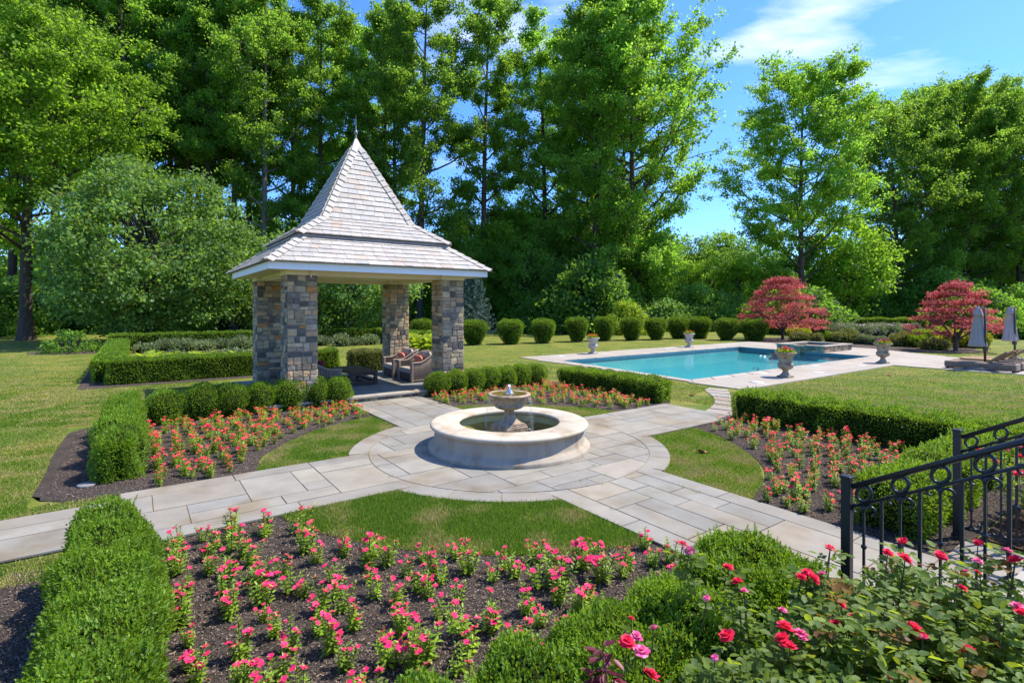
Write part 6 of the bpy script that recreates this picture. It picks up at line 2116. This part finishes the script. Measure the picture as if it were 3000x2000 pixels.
for k_, dx in enumerate(range(1925, 2110, 17)):
    p_ = at(dx * DK, (775 + (k_ % 2) * 3) * DK)
    r_ = shrub('pale_rose_shrub', 'pale flowering rose shrub in the border before the long back hedge', 'shrub', (mat_copy(BD[k_ % 2][0], M['palegreen']), BD[k_ % 2][1]), 'palegreen', (p_.x, p_.y, 0), k_ * 1.1, (1.1, 1.1, 1.25), 'pale rose shrubs of the border')
    q_ = gr_.normal(size=(70, 3)); q_[:, 2] = np.abs(q_[:, 2]); q_ = unit(q_) * [.8, .8, .88]
    link('blossoms', leaf_mesh('blossoms', q_, unit(q_ + gr_.normal(size=(70, 3)) * .6), q_, .13, .12, .1), M['palerose'], r_)
a_, b_ = at(1860 * DK, 766 * DK), at(2128 * DK, 772 * DK)
d_ = b_ - a_; ua, va = UV(a_); ub, vb = UV(b_)
h_ = hedge('clipped_hedge', 'long low sunlit hedge in front of the dark wood at right', 0, d_.length, 0, 1.3, 1.5, .12, 330, seed=41, mat='yew', amp=.06, wl=1.2, r=.2, depth=.1)
h_.location = (a_ + b_) / 2; h_.rotation_euler = (0, 0, math.atan2(d_.y, d_.x))
m_ = MB(); m_.poly([(p.x, p.y) for p in (at(2225, 1008), at(2420, 1022), at(2700, 1032), at(2840, 1034), at(2870, 1016), at(2800, 995), at(2400, 985), at(2235, 990))], .006, .006)
tag(m_.build('mulch_bed', M['mulch']), kind='structure')
# mulch under each clipped yew and the maples
m_ = MB()
for (x_, y_, r_) in [(x, y, .62) for x, y, *_ in tubs] + [(2293, 995, 1.5), (2800, 1027.5, 1.4)]:
    p_ = at(x_, y_); m_.poly([(p_.x + r_ * math.cos(a), p_.y + r_ * math.sin(a)) for a in np.linspace(0, 2 * PI, 20, endpoint=False)], .009, .009)
tag(m_.build('mulch_bed', M['mulch']), kind='structure')


# far wood: one mass of foliage beyond the trees
def far_wood():
    rr = np.random.default_rng(77); cl = []
    for k in range(2600):
        x = rr.uniform(-135, 150); 
        Y = rr.uniform(88, 104) if not (20 < x < 46) else rr.uniform(112, 120)
        hmax = 12.5 + 2.5 * math.sin(x * .21) + 2 * math.sin(x * .07 + 1)
        if 14 < x < 50: hmax *= .8
        z = hmax * rr.random() ** .8
        s = rr.uniform(1.2, 2.2); cl.append((np.array([x, Y, z]), (s, s, s * .75)))
    p, d, nm, Ls, Ws, ti = clump_leaves(cl, rr, 40, .85, .75)
    p[:, 2] = np.maximum(p[:, 2], .1)
    o = link('far_wood', leaf_mesh('far_wood', p, d, nm, Ls, Ws, .12, False, ti), M['poplar'])
    tag(o, 'distant wood closing off the view behind all the trees', 'wood', kind='stuff')


far_wood()

# ================================================================== LIGHT, SKY, CAMERA
SUN_AZ, SUN_EL = 76.0, 57.0
w_ = bpy.data.worlds.new('World'); scene.world = w_; w_.use_nodes = True
nt = w_.node_tree; nt.nodes.clear()
out = nt.nodes.new('ShaderNodeOutputWorld'); bg = nt.nodes.new('ShaderNodeBackground')
sky = nt.nodes.new('ShaderNodeTexSky'); sky.sky_type = 'NISHITA'; sky.sun_disc = False
sky.sun_elevation = R(SUN_EL); sky.sun_rotation = R(SUN_AZ); sky.air_density = 1.0; sky.dust_density = 0.5; sky.ozone_density = 6.0
hs = N(nt, 'ShaderNodeHueSaturation'); hs.inputs['Saturation'].default_value = 1.12
nt.links.new(sky.outputs[0], hs.inputs['Color'])
skyc = mixc(nt, 'MULTIPLY', 1.0, hs.outputs[0], (0.58, 0.73, 1.0))
tcw = N(nt, 'ShaderNodeTexCoord')
sep = N(nt, 'ShaderNodeSeparateXYZ'); nt.links.new(tcw.outputs['Generated'], sep.inputs[0])
# clouds on a plane high overhead
zz = N(nt, 'ShaderNodeMath', operation='MAXIMUM'); zz.inputs[1].default_value = 0.05; nt.links.new(sep.outputs[2], zz.inputs[0])
dv = N(nt, 'ShaderNodeVectorMath', operation='DIVIDE'); cmb = N(nt, 'ShaderNodeCombineXYZ')
for i in range(3): nt.links.new(zz.outputs[0], cmb.inputs[i])
nt.links.new(tcw.outputs['Generated'], dv.inputs[0]); nt.links.new(cmb.outputs[0], dv.inputs[1])
mp = N(nt, 'ShaderNodeMapping'); mp.inputs['Scale'].default_value = (1.0, 1.7, 1); mp.inputs['Rotation'].default_value = (0, 0, R(-24)); mp.inputs['Location'].default_value = (0.35, 0.9, 0)
nt.links.new(dv.outputs[0], mp.inputs[0])
cn = N(nt, 'ShaderNodeTexNoise'); cn.inputs['Scale'].default_value = 0.92; cn.inputs['Detail'].default_value = 7; cn.inputs['Roughness'].default_value = 0.56
nt.links.new(mp.outputs[0], cn.inputs['Vector'])
cr = ramp(nt, [(0.545, (0, 0, 0)), (0.74, (.70, .70, .70))]); nt.links.new(cn.outputs['Fac'], cr.inputs[0])
zr = N(nt, 'ShaderNodeMapRange'); zr.inputs[1].default_value = 0.22; zr.inputs[2].default_value = 0.42; nt.links.new(sep.outputs[2], zr.inputs[0])
cmask = N(nt, 'ShaderNodeMath', operation='MULTIPLY'); nt.links.new(cr.outputs[0], cmask.inputs[0]); nt.links.new(zr.outputs[0], cmask.inputs[1])
c_out = mixc(nt, 'MIX', cmask.outputs[0], skyc, (5.4, 5.5, 6.2))
nt.links.new(c_out, bg.inputs[0]); bg.inputs[1].default_value = 0.15
nt.links.new(bg.outputs[0], out.inputs[0])

sd = bpy.data.lights.new('sun', 'SUN'); sd.energy = 3.5; sd.angle = R(0.55); sd.color = (1.0, 0.935, 0.83)
so = bpy.data.objects.new('sun', sd); COL.objects.link(so)
sv = Vector((math.cos(R(SUN_EL)) * math.sin(R(SUN_AZ)), math.cos(R(SUN_EL)) * math.cos(R(SUN_AZ)), math.sin(R(SUN_EL))))
so.rotation_euler = sv.to_track_quat('Z', 'Y').to_euler()
so.location = (30, 10, 40)

cd = bpy.data.cameras.new('camera'); cam = bpy.data.objects.new('camera', cd); COL.objects.link(cam)
cam.location = (0, 0, CAMH); cam.rotation_euler = (PI / 2, 0, 0)
cd.sensor_width = 36; cd.lens = FPX / 3000 * 36; cd.shift_y = -(1000 - YH) / 3000
cd.clip_start = 0.05; cd.clip_end = 1500
scene.camera = cam

scene.view_settings.view_transform = 'Standard'; scene.view_settings.look = 'None'
scene.view_settings.exposure = 1.17; scene.view_settings.gamma = 1.0
scene.view_settings.use_curve_mapping = False
scene.render.engine = 'CYCLES'
cy = scene.cycles
cy.max_bounces = 7; cy.diffuse_bounces = 4; cy.glossy_bounces = 3; cy.transmission_bounces = 4; cy.transparent_max_bounces = 12
cy.caustics_reflective = False; cy.caustics_refractive = False
cy.sample_clamp_indirect = 6
